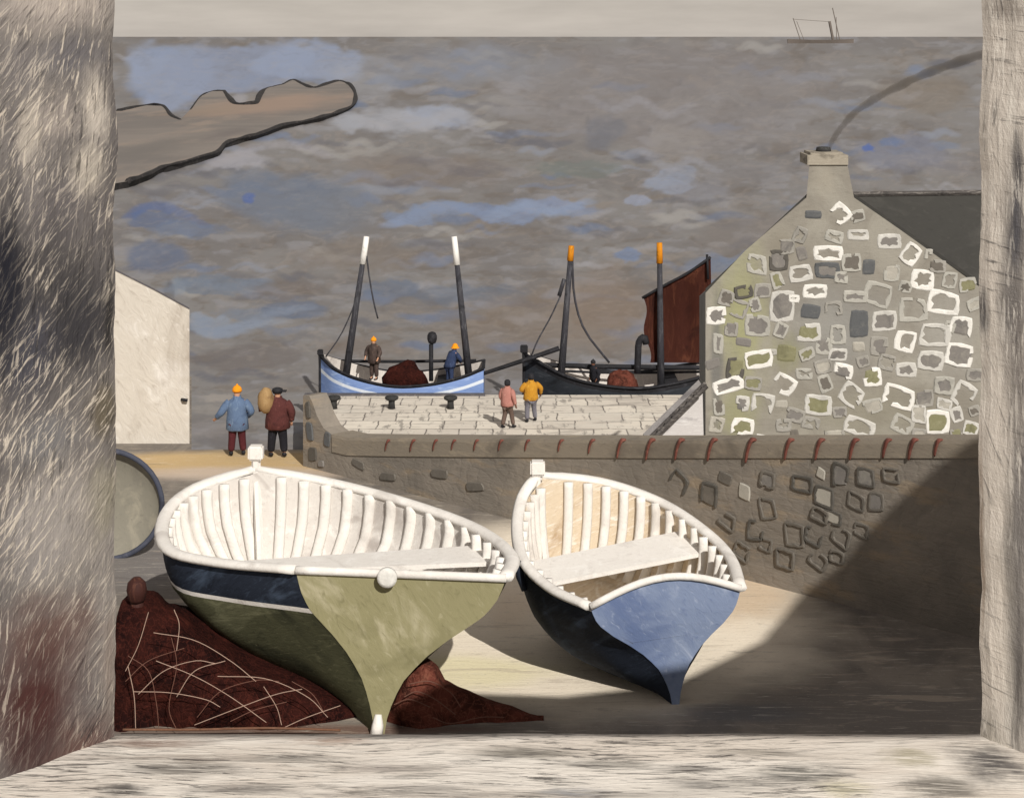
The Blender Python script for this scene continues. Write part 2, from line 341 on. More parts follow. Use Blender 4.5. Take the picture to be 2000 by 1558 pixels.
rim(top[1:6], [9,8,8,6,6]); rim(top[6:10], [3,3,3,5]); rim(top[9:16], [6,9,11,11,9,6,4]); rim(top[15:22], [4,4,6,7,8,6,6])
rim(top[20:30], [6,7,9,9,8,7,8,9,9,6]); rim(top[27:37], [8,9,6,7,8,7,7,7,9,10])
tag(obj('shore_rocks', bm, M['rock'], hl), kind='structure')

# ------------------------------------------------------------ land and quay
def slab(name, poly, z1, z0, mats, kind=None, cuts=0):
    bm = bmesh.new(); a = [bm.verts.new((x,y,z1)) for x, y in poly]; b = [bm.verts.new((x,y,z0)) for x, y in poly]
    bm.faces.new(a); n = len(a)
    for i in range(n): quad(bm, a[i], b[i], b[(i+1)%n], a[(i+1)%n], 1)
    bmesh.ops.recalc_face_normals(bm, faces=bm.faces)
    o = obj(name, bm, mats)
    if kind: o['kind'] = kind
    return o
M['bank'] = paint('bank_stone', (110,104,98), None, None, 1.0)
t = NT('slipway_ground', .9, .12)
n1 = t.noise(.7, 7, .62, t.mapping(rot=(0,0,.3), sc=(1,.7,1)), .8); n2 = t.noise(2.2, 7, .7, t.mapping(rot=(0,0,-.2), sc=(.6,5,1)), .4); n3 = t.noise(14, 5, .6)
c = t.mix(t.mr(n1.outputs[0], .38, .64), lin((120,114,108)), lin((146,138,128)))
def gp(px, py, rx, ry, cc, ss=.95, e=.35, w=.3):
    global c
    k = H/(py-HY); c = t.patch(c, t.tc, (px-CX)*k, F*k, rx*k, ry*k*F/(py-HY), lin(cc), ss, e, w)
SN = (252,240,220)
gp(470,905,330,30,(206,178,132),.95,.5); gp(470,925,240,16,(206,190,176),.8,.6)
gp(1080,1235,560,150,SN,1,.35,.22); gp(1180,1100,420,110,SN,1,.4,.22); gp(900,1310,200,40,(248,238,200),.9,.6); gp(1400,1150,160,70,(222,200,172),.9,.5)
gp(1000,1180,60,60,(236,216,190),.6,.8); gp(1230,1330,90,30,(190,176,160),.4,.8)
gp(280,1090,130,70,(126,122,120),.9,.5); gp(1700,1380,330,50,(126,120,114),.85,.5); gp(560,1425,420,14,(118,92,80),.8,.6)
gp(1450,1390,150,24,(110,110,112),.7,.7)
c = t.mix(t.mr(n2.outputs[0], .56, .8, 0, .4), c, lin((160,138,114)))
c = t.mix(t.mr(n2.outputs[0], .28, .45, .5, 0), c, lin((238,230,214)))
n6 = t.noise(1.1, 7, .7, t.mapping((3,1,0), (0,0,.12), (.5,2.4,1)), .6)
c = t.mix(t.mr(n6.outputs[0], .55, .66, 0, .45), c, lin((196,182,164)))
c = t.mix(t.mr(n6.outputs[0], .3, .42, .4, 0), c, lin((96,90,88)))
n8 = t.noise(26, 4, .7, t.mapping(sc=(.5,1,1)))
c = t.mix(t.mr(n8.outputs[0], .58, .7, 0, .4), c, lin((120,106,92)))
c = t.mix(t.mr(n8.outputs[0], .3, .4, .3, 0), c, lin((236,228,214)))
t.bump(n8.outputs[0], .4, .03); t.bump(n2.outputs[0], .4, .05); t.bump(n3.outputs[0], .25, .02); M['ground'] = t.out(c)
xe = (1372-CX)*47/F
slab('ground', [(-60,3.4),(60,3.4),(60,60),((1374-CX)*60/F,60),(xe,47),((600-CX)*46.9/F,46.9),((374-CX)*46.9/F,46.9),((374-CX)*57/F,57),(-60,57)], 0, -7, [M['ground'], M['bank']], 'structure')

t = NT('quay_paving', .85, .15)
br = t.new('ShaderNodeTexBrick'); br.inputs['Scale'].default_value = .9; br.inputs['Mortar Size'].default_value = .035; br.inputs['Mortar Smooth'].default_value = .6
br.inputs['Color1'].default_value = lin((232,224,210)); br.inputs['Color2'].default_value = lin((212,204,192)); br.inputs['Mortar'].default_value = lin((120,114,108))
br.inputs['Brick Width'].default_value = 1.1; br.inputs['Row Height'].default_value = 1.3
wob = t.noise(1.2, 3, .5); va = t.new('ShaderNodeVectorMath', operation='MULTIPLY_ADD')
t.link(wob.outputs['Color'], va.inputs[0]); va.inputs[1].default_value = (.2,.35,0); t.link(t.tc, va.inputs[2]); t.link(va.outputs[0], br.inputs['Vector'])
n1 = t.noise(.9, 6, .65, t.mapping(sc=(.4,1,1)), .5); n2 = t.noise(3, 6, .7, t.mapping(sc=(.4,2,1)))
c = t.mix(t.mr(n1.outputs[0], .5, .68, 0, .8), br.outputs['Color'], lin((222,216,204)))
n5 = t.noise(1.6, 5, .65, t.mapping(sc=(2.2,.5,1)))
c = t.mix(t.mr(n5.outputs[0], .55, .66, 0, .7), c, lin((132,126,120)))
c = t.mix(t.mr(n2.outputs[0], .54, .7, 0, .6), c, lin((146,140,132)))
c = t.mix(t.mr(n2.outputs[0], .3, .44, .6, 0), c, lin((232,226,214)))
n7 = t.noise(.7, 6, .7, t.mapping((4,2,0), (0,0,0), (.35,1.6,1)), 1.0)
c = t.mix(t.mr(n7.outputs[0], .54, .62, 0, .6), c, lin((158,150,142)))
t.bump(n2.outputs[0], .4, .05); M['quay'] = t.out(c)
qa = PZ(598,771,QZ); 
slab('quay', [(qa.x,qa.y),(26,qa.y),(26,60.6),((600-CX)*60.6/F,60.6)], QZ, -8, [M['quay'], M['bank']], 'structure')
bm = bmesh.new(); add_box(bm, qa.x-.05, (948-CX)*qa.y/F, qa.y-.28, qa.y+.06, QZ-.5, QZ+.07)
tag(obj('quay_kerb', bm, M['darkstone']), kind='structure')
blab = {632:'iron mooring bollard at the left end of the quay under the blue boat bow', 765:'iron mooring bollard below the middle of the blue boat', 880:'iron mooring bollard below the blue boat near its stern'}
for px in (632,765,880):
    r = empty('bollard', PZ(px+(20 if px == 632 else 0), 798, QZ)); tag(r, blab[px], 'bollard', 'mooring bollards on the quay')
    bm = bmesh.new(); p = r.location; add_lathe(bm, p, [(.14,0),(.12,.24),(.13,.32)], 12); obj('shaft', bm, M['bol'], r, True)
    bm = bmesh.new(); add_lathe(bm, p, [(.16,.32),(.25,.37),(.27,.45),(.2,.5),(.08,.52)], 14); obj('head', bm, M['bol'], r, True)

# ------------------------------------------------------------ raised outlines of stones on a wall
def stone_ring(bm, ctr, ux, uz, un, w, h, th, rot, mi, fill=None, open_=0, rnd=.3, dep=.02):
    dep = dep*(.8+.6*random.random()); ctr = ctr+un*random.random()*.006
    n = 4; base = [(-1,-1),(1,-1),(1,1),(-1,1)]; pts = []
    cor = [Vector((a*w/2*(1+jit(.16)), b*h/2*(1+jit(.16)))) for a, b in base]
    for i in range(4):
        p, q, r = cor[i-1], cor[i], cor[(i+1)%4]
        pts += [q.lerp(p, rnd), q.lerp((p+r)/2, rnd*.3), q.lerp(r, rnd)]
        pts.append(q.lerp(r, .5)*(1+jit(.05)))
    cr_, sr = math.cos(rot), math.sin(rot)
    def W(p, s, d):
        p = Vector((p.x*max(.15, 1-2*s/w), p.y*max(.15, 1-2*s/h)))
        x, z = p.x*cr_-p.y*sr, p.x*sr+p.y*cr_
        return ctr + ux*x + uz*z + un*d
    m = len(pts)
    if mi is not None:
        th_ = [th*(.65+random.random()*.8) for _ in pts]
        o0 = [bm.verts.new(W(p,0,0)) for p in pts]; o1 = [bm.verts.new(W(p,th_[i]*.2,dep)) for i, p in enumerate(pts)]
        i1 = [bm.verts.new(W(p,th_[i]*.8,dep)) for i, p in enumerate(pts)]; i0 = [bm.verts.new(W(p,th_[i],0)) for i, p in enumerate(pts)]
        st = random.randrange(m); skip = {(st+j)%m for j in range(int(open_*m))}
        for k in range(m):
            if k in skip: continue
            kk = (k+1)%m
            for a, b in ((o0,o1),(o1,i1),(i1,i0)): quad(bm, a[k], a[kk], b[kk], b[k], mi)
    if fill is not None:
        f0 = [bm.verts.new(W(p, th*.5, 0)) for p in pts]; f1 = [bm.verts.new(W(p, th*.9, dep*.6)) for p in pts]
        for k in range(m): quad(bm, f0[k], f0[(k+1)%m], f1[(k+1)%m], f1[k], fill)
        bm.faces.new(f1).material_index = fill
lime = [paint('lime_%d' % i, c, None, None, 3, amt=.5, bump=.4) for i, c in enumerate([(228,226,220),(198,196,190),(174,172,164),(156,153,146)])]
SM = lime + [paint('stone_slate', (92,94,96), (70,72,74), (112,112,110), 3), paint('stone_grey', (126,122,118), (100,98,96), (146,142,134), 3),
     paint('stone_olive', (132,130,100), (104,102,78), (150,148,120), 3), paint('stone_joint', (88,85,80), (66,64,60), (104,100,94), 3), paint('stone_faint', (108,103,96), (92,88,82), (122,116,108), 3), paint('stone_pale', (172,168,158), None, None, 3, amt=.5)]

# house with the stone gable
GD = 45.0; GS = GD/F
house = empty('stone_house', PD(1640, 72+H/GS, GD)); tag(house, 'grey stone house with rough pale stones in its gable and a smoking chimney', 'house')
outline = [(1378,930),(1378,572),(1455,490),(1575,386),(1582,306),(1652,306),(1668,386),(1760,450),(1930,572),(1990,612),(1990,930)]
t = NT('gable_wall', .9, .1)
n1 = t.noise(.8, 7, .6, None, .5); n2 = t.noise(4, 6, .7, t.mapping(sc=(1,1,3)))
c = t.mix(t.mr(n1.outputs[0], .38, .64), lin((138,133,124)), lin((156,152,142)))
XZ = t.xyz(t.sep()[0], t.sep()[2])
def hp(px, py, rx, ry, cc, ss, e=.9):
    global c
    q = PD(px, py, GD); c = t.patch(c, XZ, q.x, q.z, rx*GS, ry*GS, lin(cc), ss, e, .5)
hp(1450,620,60,150,(158,158,120),.9); hp(1440,800,50,70,(150,150,112),.7); hp(1540,690,40,40,(146,146,108),.7); hp(1640,640,120,120,(142,142,140),.6); hp(1850,650,70,120,(164,162,156),.6)
hp(1700,800,200,60,(138,134,120),.7); hp(1400,700,14,140,(110,110,108),.7,.7); hp(1610,350,30,40,(158,152,140),.7); hp(1520,480,50,40,(132,126,114),.7)
c = t.mix(t.mr(n2.outputs[0], .55, .75, 0, .5), c, lin((108,104,96)))
t.bump(n1.outputs[0], .3, .08); t.bump(n2.outputs[0], .4, .03); M['gable'] = t.out(c)
M['sidewall'] = paint('side_wall', (126,126,122), None, None, 1)
bm = bmesh.new()
fr = [bm.verts.new(PD(x, y, GD)) for x, y in outline]
bk = []
for (x, y) in outline:
    p = PD(x, y, GD)
    if x == 1378: q = PD(1366, y+6, 54)
    elif 1576 <= x <= 1660: q = PD(x, y+4, GD+1.1)
    else: q = PD(x, y+6, 54)
    bk.append(bm.verts.new(q))
f = bm.faces.new(fr)
bw = [i for i in range(len(outline))]
for i in bw:
    j = (i+1) % len(outline); quad(bm, fr[i], bk[i], bk[j], fr[j], 1)
bmesh.ops.recalc_face_normals(bm, faces=bm.faces)
obj('wall', bm, [M['gable'], M['sidewall']], house)
# roof of the gable wing and of the wing behind
bm = bmesh.new()
A = PD(1455,488,GD); B = PD(1575,384,GD); E = PD(1378,570,GD)
def roofstrip(p, q, y1, th=.1, ov=0):
    a = [Vector(v) for v in (p, q)]
    add = []
    for d in (0, th):
        for v in a:
            for yy in (GD+.06, y1):
                k_ = yy/GD; add.append(bm.verts.new(Vector((v.x*k_, yy, H-(H-v.z)*k_+d-.06*(yy > GD+1)))))
    for ids in ((0,1,3,2),(4,6,7,5),(0,4,5,1),(2,3,7,6),(0,2,6,4),(1,5,7,3)): bm.faces.new([add[i] for i in ids])
roofstrip(Vector((E.x, 0, E.z-.02)), Vector((B.x+.05,0,B.z)), 54)
G2 = PD(1668,384,GD); G3 = PD(1990,610,GD); roofstrip(Vector((G2.x-.05,0,G2.z)), Vector((G3.x,0,G3.z-.02)), 54)
obj('gable_roof', bm, M['roof'], house)
bm = bmesh.new()
r0 = PD(1660,381,47.6); r1 = PD(2140,376,47.6); e0 = PD(1660,640,46.2); e1 = PD(2140,640,46.2)
rr = [Vector(v) for v in (e0, e1, r1, r0)]; bb = [Vector((r0.x, 52, e0.z)), Vector((r1.x, 52, e0.z))]
v = [bm.verts.new(p) for p in rr+bb]
for ids in ((0,1,2,3),(3,2,5,4),(0,3,4),(1,5,2),(0,4,5,1)): bm.faces.new([v[i] for i in ids])
obj('roof', bm, M['roof'], house)
bm = bmesh.new(); add_tube(bm, [r0+Vector((0,0,.02)), r1+Vector((0,0,.04))], .07, 6); obj('ridge', bm, M['ladder'], house)
# chimney
bm = bmesh.new()
a = PD(1576,322,GD); b = PD(1656,298,GD); add_box(bm, a.x, b.x, GD-.05, GD+1.1, a.z, b.z-.06); add_box(bm, a.x+.09, b.x-.12, GD+.02, GD+1.0, b.z-.06, b.z)
ch = obj('chimney', bm, paint('chimney_cap', (160,152,138), (104,98,88), (186,180,166), 4, (1,1,6)), house)
bm = bmesh.new(); cp = PD(1615,298,GD); add_lathe(bm, cp+Vector((0,.5,-.02)), [(.2,0),(.17,.12),(.12,.13)], 14); obj('chimney_pot', bm, M['bol'], ch, True)
# gable stones traced as laid
ST = [(693,405,95,90,.75,0,None),(575,405,100,60,0,None,4),(780,500,100,50,0,1,None),(670,510,80,60,.3,2,None),(510,500,60,80,.4,3,None),(925,530,115,80,0,1,5),(1025,590,90,100,.7,0,None),(645,590,150,75,0,0,None),
(635,668,115,78,0,4,5),(832,650,75,95,.1,None,4),(310,640,90,90,.1,2,None),(405,625,90,100,0,7,5),(515,680,110,75,-.15,1,None),(245,768,95,72,-.2,7,6),(1085,712,105,90,.2,0,None),(880,780,130,115,.3,2,None),(580,765,110,75,0,0,None),
(430,830,120,150,0,1,5),(560,862,110,90,.1,None,4),(1185,822,140,110,.2,0,None),(1040,850,130,115,0,2,None),(765,790,110,60,0,2,5),(905,905,125,100,0,1,5),(790,920,110,150,0,None,4),(115,880,100,85,0,0,5),(125,1010,50,100,0,2,5),
(305,925,120,105,0,2,5),(550,960,110,90,0,1,6),(685,970,80,90,0,2,None),(1262,930,110,95,.2,0,5),(1005,1000,95,105,.2,0,None),(1135,970,140,105,.1,1,None),(785,1022,80,70,0,None,9),(310,1085,140,80,-.15,0,6),(445,1050,110,95,.1,None,6),
(1120,1090,130,95,.1,1,5),(1255,1062,130,115,.2,0,5),(210,1125,90,110,.1,7,6),(710,1140,95,72,.25,0,5),(850,1165,85,90,0,0,6),(1000,1132,100,72,0,1,5),(530,1150,85,60,0,2,None),(430,1202,110,90,.5,0,None),(175,1205,135,75,-.3,0,5),
(240,1290,70,80,.1,1,5),(335,1290,105,100,.2,1,None),(750,1245,115,100,.6,1,None),(595,1300,125,100,.05,1,6),(970,1262,150,105,.3,0,None),(1185,1205,90,85,.1,2,5),(1275,1250,115,115,.5,1,None),(245,1397,115,85,.05,0,6),(345,1440,95,28,.15,None,0),
(790,1400,150,85,.3,1,None),(985,1385,105,90,.5,2,None),(1150,1375,110,115,.05,0,6),(620,1020,80,80,0,2,5),(700,700,70,60,.1,2,5),(380,1050,40,30,0,2,None),(480,800,60,40,.1,0,None),(1210,930,60,60,.3,2,None),(1110,590,40,50,.2,2,None),(560,1380,90,60,.2,3,None),(430,1390,80,60,0,3,None),(880,1020,80,90,.1,3,5),(120,1390,70,80,.2,9,None)]
bm = bmesh.new(); ux = Vector((1,0,0)); uz = Vector((0,0,1)); un = Vector((0,-1,0))
for (cx, cy, w, h, rot, mi, fill) in ST:
    q = PD(1350+cx/2.397, 250+cy/2.397, GD); k = GS/2.397
    stone_ring(bm, q+un*.002, ux, uz, un, w*k, h*k, 20*k, -rot, mi, fill, random.choice((0,0,0,.12,.25)))
placed = [(cx, cy, max(w, h)) for (cx, cy, w, h, *_r) in ST]; rs_ = random.Random(11); n_add = 0
for _i in range(4000):
    cx, cy = rs_.uniform(90,1330), rs_.uniform(380,1440)
    top_ = 330+max(0,(620-cx))*.86 if cx < 620 else 330+max(0,(cx-740))*.62
    if cy < top_+60 or any(math.hypot(cx-a_, cy-b_) < (g_*.5+32) for a_, b_, g_ in placed): continue
    w_, h_ = rs_.uniform(55,95), rs_.uniform(50,85); placed.append((cx, cy, max(w_, h_))); n_add += 1
    q = PD(1350+cx/2.397, 250+cy/2.397, GD); k = GS/2.397
    stone_ring(bm, q+un*.002, ux, uz, un, w_*k, h_*k, 15*k, rs_.uniform(-.4,.4), rs_.choice((1,2,2,3,3,None)), rs_.choice((None,5,5,9,6,8)) , rs_.choice((0,.1,.3)))
bmesh.ops.recalc_face_normals(bm, faces=bm.faces)
obj('facing_stones', bm, SM, house)
# smoke
path = catmull([PD(x, y, 46.2) for x, y in ((1614,306),(1630,268),(1668,222),(1725,184),(1800,148),(1870,122),(1950,98),(2060,72))], 60)
bm = bmesh.new(); add_tube(bm, [p+Vector((jit(.01),jit(.04),jit(.01))) for p in path], [(.05+.10*(i/60)**.7)*(1+.12*math.sin(i*.9)) for i in range(61)], 12)
sm = bpy.data.materials.new('chimney_smoke'); sm.use_nodes = True; nt = sm.node_tree; nt.nodes.remove(nt.nodes['Principled BSDF'])
pv = nt.nodes.new('ShaderNodeVolumePrincipled'); pv.inputs['Color'].default_value = (.28,.25,.22,1); pv.inputs['Density'].default_value = 5.0
nt.links.new(pv.outputs[0], nt.nodes['Material Output'].inputs['Volume'])
tag(obj('smoke', bm, sm, None, True), kind='stuff')

# whitewashed sloping buttress and ladder against it
bt = empty('buttress', PD(1320, 930, 44.2)); tag(bt, 'whitewashed sloping buttress against the left side of the stone house', 'buttress')
bm = bmesh.new(); sh = [(1230,935),(1262,862),(1372,755),(1376,935)]
a = [bm.verts.new(PD(x,y,44.0)) for x, y in sh]; b = [bm.verts.new(PD(x,y,44.0)+Vector((0,.9,0))) for x, y in sh]
bm.faces.new(a); bm.faces.new(b[::-1])
for i in range(4): quad(bm, a[i], b[i], b[(i+1)%4], a[(i+1)%4])
bmesh.ops.recalc_face_normals(bm, faces=bm.faces)
obj('masonry', bm, paint('buttress_lime', (206,202,200), (150,146,148), (232,230,228), 2, (1,1,6)), bt)
ladder = empty('ladder', PD(1250,880,43.7)); tag(ladder, 'grey timber ladder leaning up the whitewashed buttress beside the stone house', 'ladder')
p0, p1 = PD(1248,876,43.75), PD(1378,748,43.85); sd = Vector((0,-.36,0))
for s in (0, 1):
    bm = bmesh.new(); add_tube(bm, [p0+sd*s, p1+sd*s], .055, 6); obj('rail', bm, M['ladder'], ladder)
for i in range(9):
    q = p0.lerp(p1, .06+i*.11); bm = bmesh.new(); add_tube(bm, [q, q+sd], .025, 6); obj('rung', bm, M['ladder'], ladder)

# ------------------------------------------------------------ near stone wall with tiles
WA, WB_ = PZ(600,912,0), PZ(1500,1143,0)
wd = (WB_-WA).normalized(); wn_ = Vector((wd.y, -wd.x, 0)).normalized()
if wn_.y > 0: wn_ = -wn_
def onwall(px, py, off=0.0):
    dr = Vector(((px-CX)/F, 1, -(py-HY)/F)); o = WA + wn_*off - Vector((0,0,H))
    k = (o.x*wn_.x+o.y*wn_.y)/(dr.x*wn_.x+dr.y*wn_.y); return Vector((0,0,H)) + dr*k
wall = empty('stone_wall', WA.lerp(WB_, .5)); tag(wall, 'grey rubble harbour wall with swept-up left end and red tiles along its top', 'wall')
tops = [(592,772),(604,773),(611,788),(619,812),(632,836),(650,850),(680,857),(800,859),(950,860),(1100,861),(1250,862),(1400,862),(1550,862),(1700,862),(1850,862),(2000,862),(2150,862)]
t = NT('wall_rubble', .92, .1)
n1 = t.noise(.6, 7, .62, None, .6); n2 = t.noise(3, 6, .7, t.mapping(sc=(.6,.6,4))); n4 = t.noise(1.3, 4, .6, t.mapping(sc=(.5,.5,2)))
vo = t.new('ShaderNodeTexVoronoi', feature='DISTANCE_TO_EDGE'); vo.inputs['Scale'].default_value = 2.7; wv = t.new('ShaderNodeVectorMath', operation='MULTIPLY_ADD'); t.link(n4.outputs['Color'], wv.inputs[0]); wv.inputs[1].default_value = (.5,.5,.5); t.link(t.tc, wv.inputs[2]); t.link(wv.outputs[0], vo.inputs['Vector'])
c = t.mix(t.mr(n1.outputs[0], .36, .64), lin((126,120,112)), lin((144,136,126)))
c = t.mix(t.mr(n4.outputs[0], .54, .68, 0, .5), c, lin((164,146,122)))
c = t.mix(t.mr(n2.outputs[0], .54, .74, 0, .5), c, lin((102,97,91)))
c = t.mix(t.mr(vo.outputs[0], 0, .06, .08, 0), c, lin((88,84,80)))
t.bump(t.mr(vo.outputs[0], 0, .12), .18, .02)
t.bump(n2.outputs[0], .5, .04); t.bump(n1.outputs[0], .5, .1); M['rubble'] = t.out(c)
bm = bmesh.new(); rows = []
for (x, y) in tops:
    tp_ = onwall(x, y); b_ = Vector((tp_.x, tp_.y, -.1)); bk_ = -wn_*.55
    rows.append([bm.verts.new(v) for v in (b_, tp_, tp_+bk_, b_+bk_)])
for a, b in zip(rows, rows[1:]):
    for k in range(3): quad(bm, a[k], a[k+1], b[k+1], b[k])
bm.faces.new(rows[0]); bm.faces.new(rows[-1][::-1]); bmesh.ops.recalc_face_normals(bm, faces=bm.faces)
obj('masonry', bm, M['rubble'], wall)
M['coping'] = paint('coping', (140,131,118), (106,99,90), (162,150,132), 1, (1,1,5), bump=.5)
bm = bmesh.new(); rows = []
for (x, y) in tops[5:]:
    tp_ = onwall(x, y-1); h_ = 33*(tp_.y/F)
    o_ = wn_*.03; rows.append([bm.verts.new(v) for v in (Vector((tp_.x,tp_.y,tp_.z-h_))+o_, tp_+o_+Vector((0,0,-.05)), tp_+o_*.4+Vector((0,0,.02)), tp_-wn_*.62+Vector((0,0,.02)), Vector((tp_.x,tp_.y,tp_.z-.2))-wn_*.62, Vector((tp_.x,tp_.y,tp_.z-h_))-o_)])
for a, b in zip(rows, rows[1:]):
    for k in range(6): quad(bm, a[k], a[(k+1)%6], b[(k+1)%6], b[k])
bm.faces.new(rows[0]); bm.faces.new(rows[-1][::-1]); bmesh.ops.recalc_face_normals(bm, faces=bm.faces)
obj('coping', bm, M['coping'], wall)
WS = [(60,235,90,70,.6,7,None),(185,290,80,90,.1,7,8),(330,278,65,75,.1,None,9),(250,222,80,60,.2,None,8),(430,230,70,75,.1,8,5),(430,350,80,90,-.2,8,None),(575,245,100,70,0,7,None),(665,300,85,85,.1,7,9),(735,210,75,95,.1,7,5),(840,215,85,80,0,7,5),
(650,200,55,55,.3,None,9),(380,440,80,90,.05,7,None),(540,460,90,95,0,8,None),(620,465,80,75,.2,7,None),(700,385,80,60,.1,7,9),(735,462,90,80,.4,8,None),(800,320,80,70,.2,8,None),(880,320,70,80,0,8,5),(320,530,80,70,.3,8,None),(500,560,95,80,0,8,None),
(260,400,80,70,.4,8,None),(645,375,80,60,.2,8,None),(640,565,80,70,.5,8,None),(945,210,80,60,0,8,None),(820,440,70,60,.2,8,None),(420,500,60,60,.1,8,None),(720,550,70,60,.1,8,None)]
bm = bmesh.new()
for (cx, cy, w, h, rot, mi, fill) in WS:
    px, py = 1300+cx/2.14, 830+cy/2.14; q = onwall(px, py); k = q.y/F/2.14
    stone_ring(bm, q+wn_*.003, wd, uz, wn_, w*k*1.05, h*k, 11*k, -rot, mi, fill, random.choice((0,.1,.25)), .25, .03)
for (px, py, w, h, mi) in [(603,800,16,34,7),(606,842,20,40,4),(611,886,26,30,7),(640,858,20,30,4),(628,905,20,16,5),(700,905,40,18,8),(760,930,50,18,8),(860,925,46,20,8),(930,950,50,20,8)]:
    q = onwall(px, py); k = q.y/F; stone_ring(bm, q+wn_*.003, wd, uz, wn_, w*k, h*k, 3*k, jit(.2), None, mi, 0, .35, .05)
bmesh.ops.recalc_face_normals(bm, faces=bm.faces)
obj('facing_stones', bm, SM, wall)
# red tiles
for (px, sc) in [(757,.6),(806,.65),(850,.6),(886,.55),(930,.6),(978,.6),(1030,.6),(1095,.65),(1155,.75),(1213,1),(1270,1.1),(1327,1.1),(1391,1.15),(1466,1.25),(1541,1.1),(1601,1.1),(1668,1.1),(1732,1),(1783,1.1),(1832,.9)]:
    y0, y1 = 858-1*sc, 858+36*sc; lean = -8*sc
    q = [onwall(px+6*sc, y0+2, .02), onwall(px+1*sc, y0+3, .05), onwall(px+lean*.6, (y0+y1)/2, .045), onwall(px+lean, y1, .04)]
    q = [q[0]-wn_*.04] + q[1:]
    bm = bmesh.new(); k = q[2].y/F
    add_tube(bm, catmull(q, 14), [r*k*sc*1.15 for r in [4.5,5,5.5,6,6,6,5.5,5.5,5.5,5,5,5,4.5,4,3]], 8, 0, .45)
    obj('coping_tile', bm, M['tile'], wall, True)

# ------------------------------------------------------------ white building on the left
M['limewash'] = paint('limewash', (204,197,186), (168,158,146), (232,228,222), .7, (1,1,.45), (0,.6,0), amt=.95, bump=.5, bd=.06, fine=7)
wb = empty('white_building', PD(300, 868, 47.6)); tag(wb, 'whitewashed harbour building with a sloping roof edge behind the two fishermen', 'building')
bm = bmesh.new(); sh = [(-170,872),(-170,604),(90,474),(150,494),(232,532),(300,566),(370,604),(370,872)]
D0 = 47.6
a = [bm.verts.new(PD(x,y,D0)) for x, y in sh]
b = [bm.verts.new(PD(x-3, y+5, 56)) for x, y in sh]
bm.faces.new(a); bm.faces.new(b[::-1])
for i in range(len(sh)): quad(bm, a[i], b[i], b[(i+1)%len(sh)], a[(i+1)%len(sh)])
bmesh.ops.recalc_face_normals(bm, faces=bm.faces); obj('wall', bm, M['limewash'], wb)
bm = bmesh.new()
for i in range(1, 6):
    p, q = a and PD(*sh[i], D0), PD(*sh[i+1], D0)
    vv = [bm.verts.new(v) for v in (p+Vector((0,-.02,.004)), q+Vector((0,-.02,.004)), q+Vector((0,-.02,.05)), p+Vector((0,-.02,.05)))]
    ww = [bm.verts.new(Vector((v.co.x*56/D0, 56, H-(H-v.co.z)*56/D0-.08))) for v in vv]
    quad(bm, *vv); quad(bm, *ww[::-1])
    for k in range(4): quad(bm, vv[k], ww[k], ww[(k+1)%4], vv[(k+1)%4])
obj('roof', bm, M['darkstone'], wb)
bm = bmesh.new(); p = PD(360,780,D0-.02); add_tube(bm, [p+Vector((-.06,0,0)), p+Vector((0,-.1,.01)), p+Vector((.1,-.1,0))], .04, 8); obj('mooring_hook', bm, M['black'], wb)

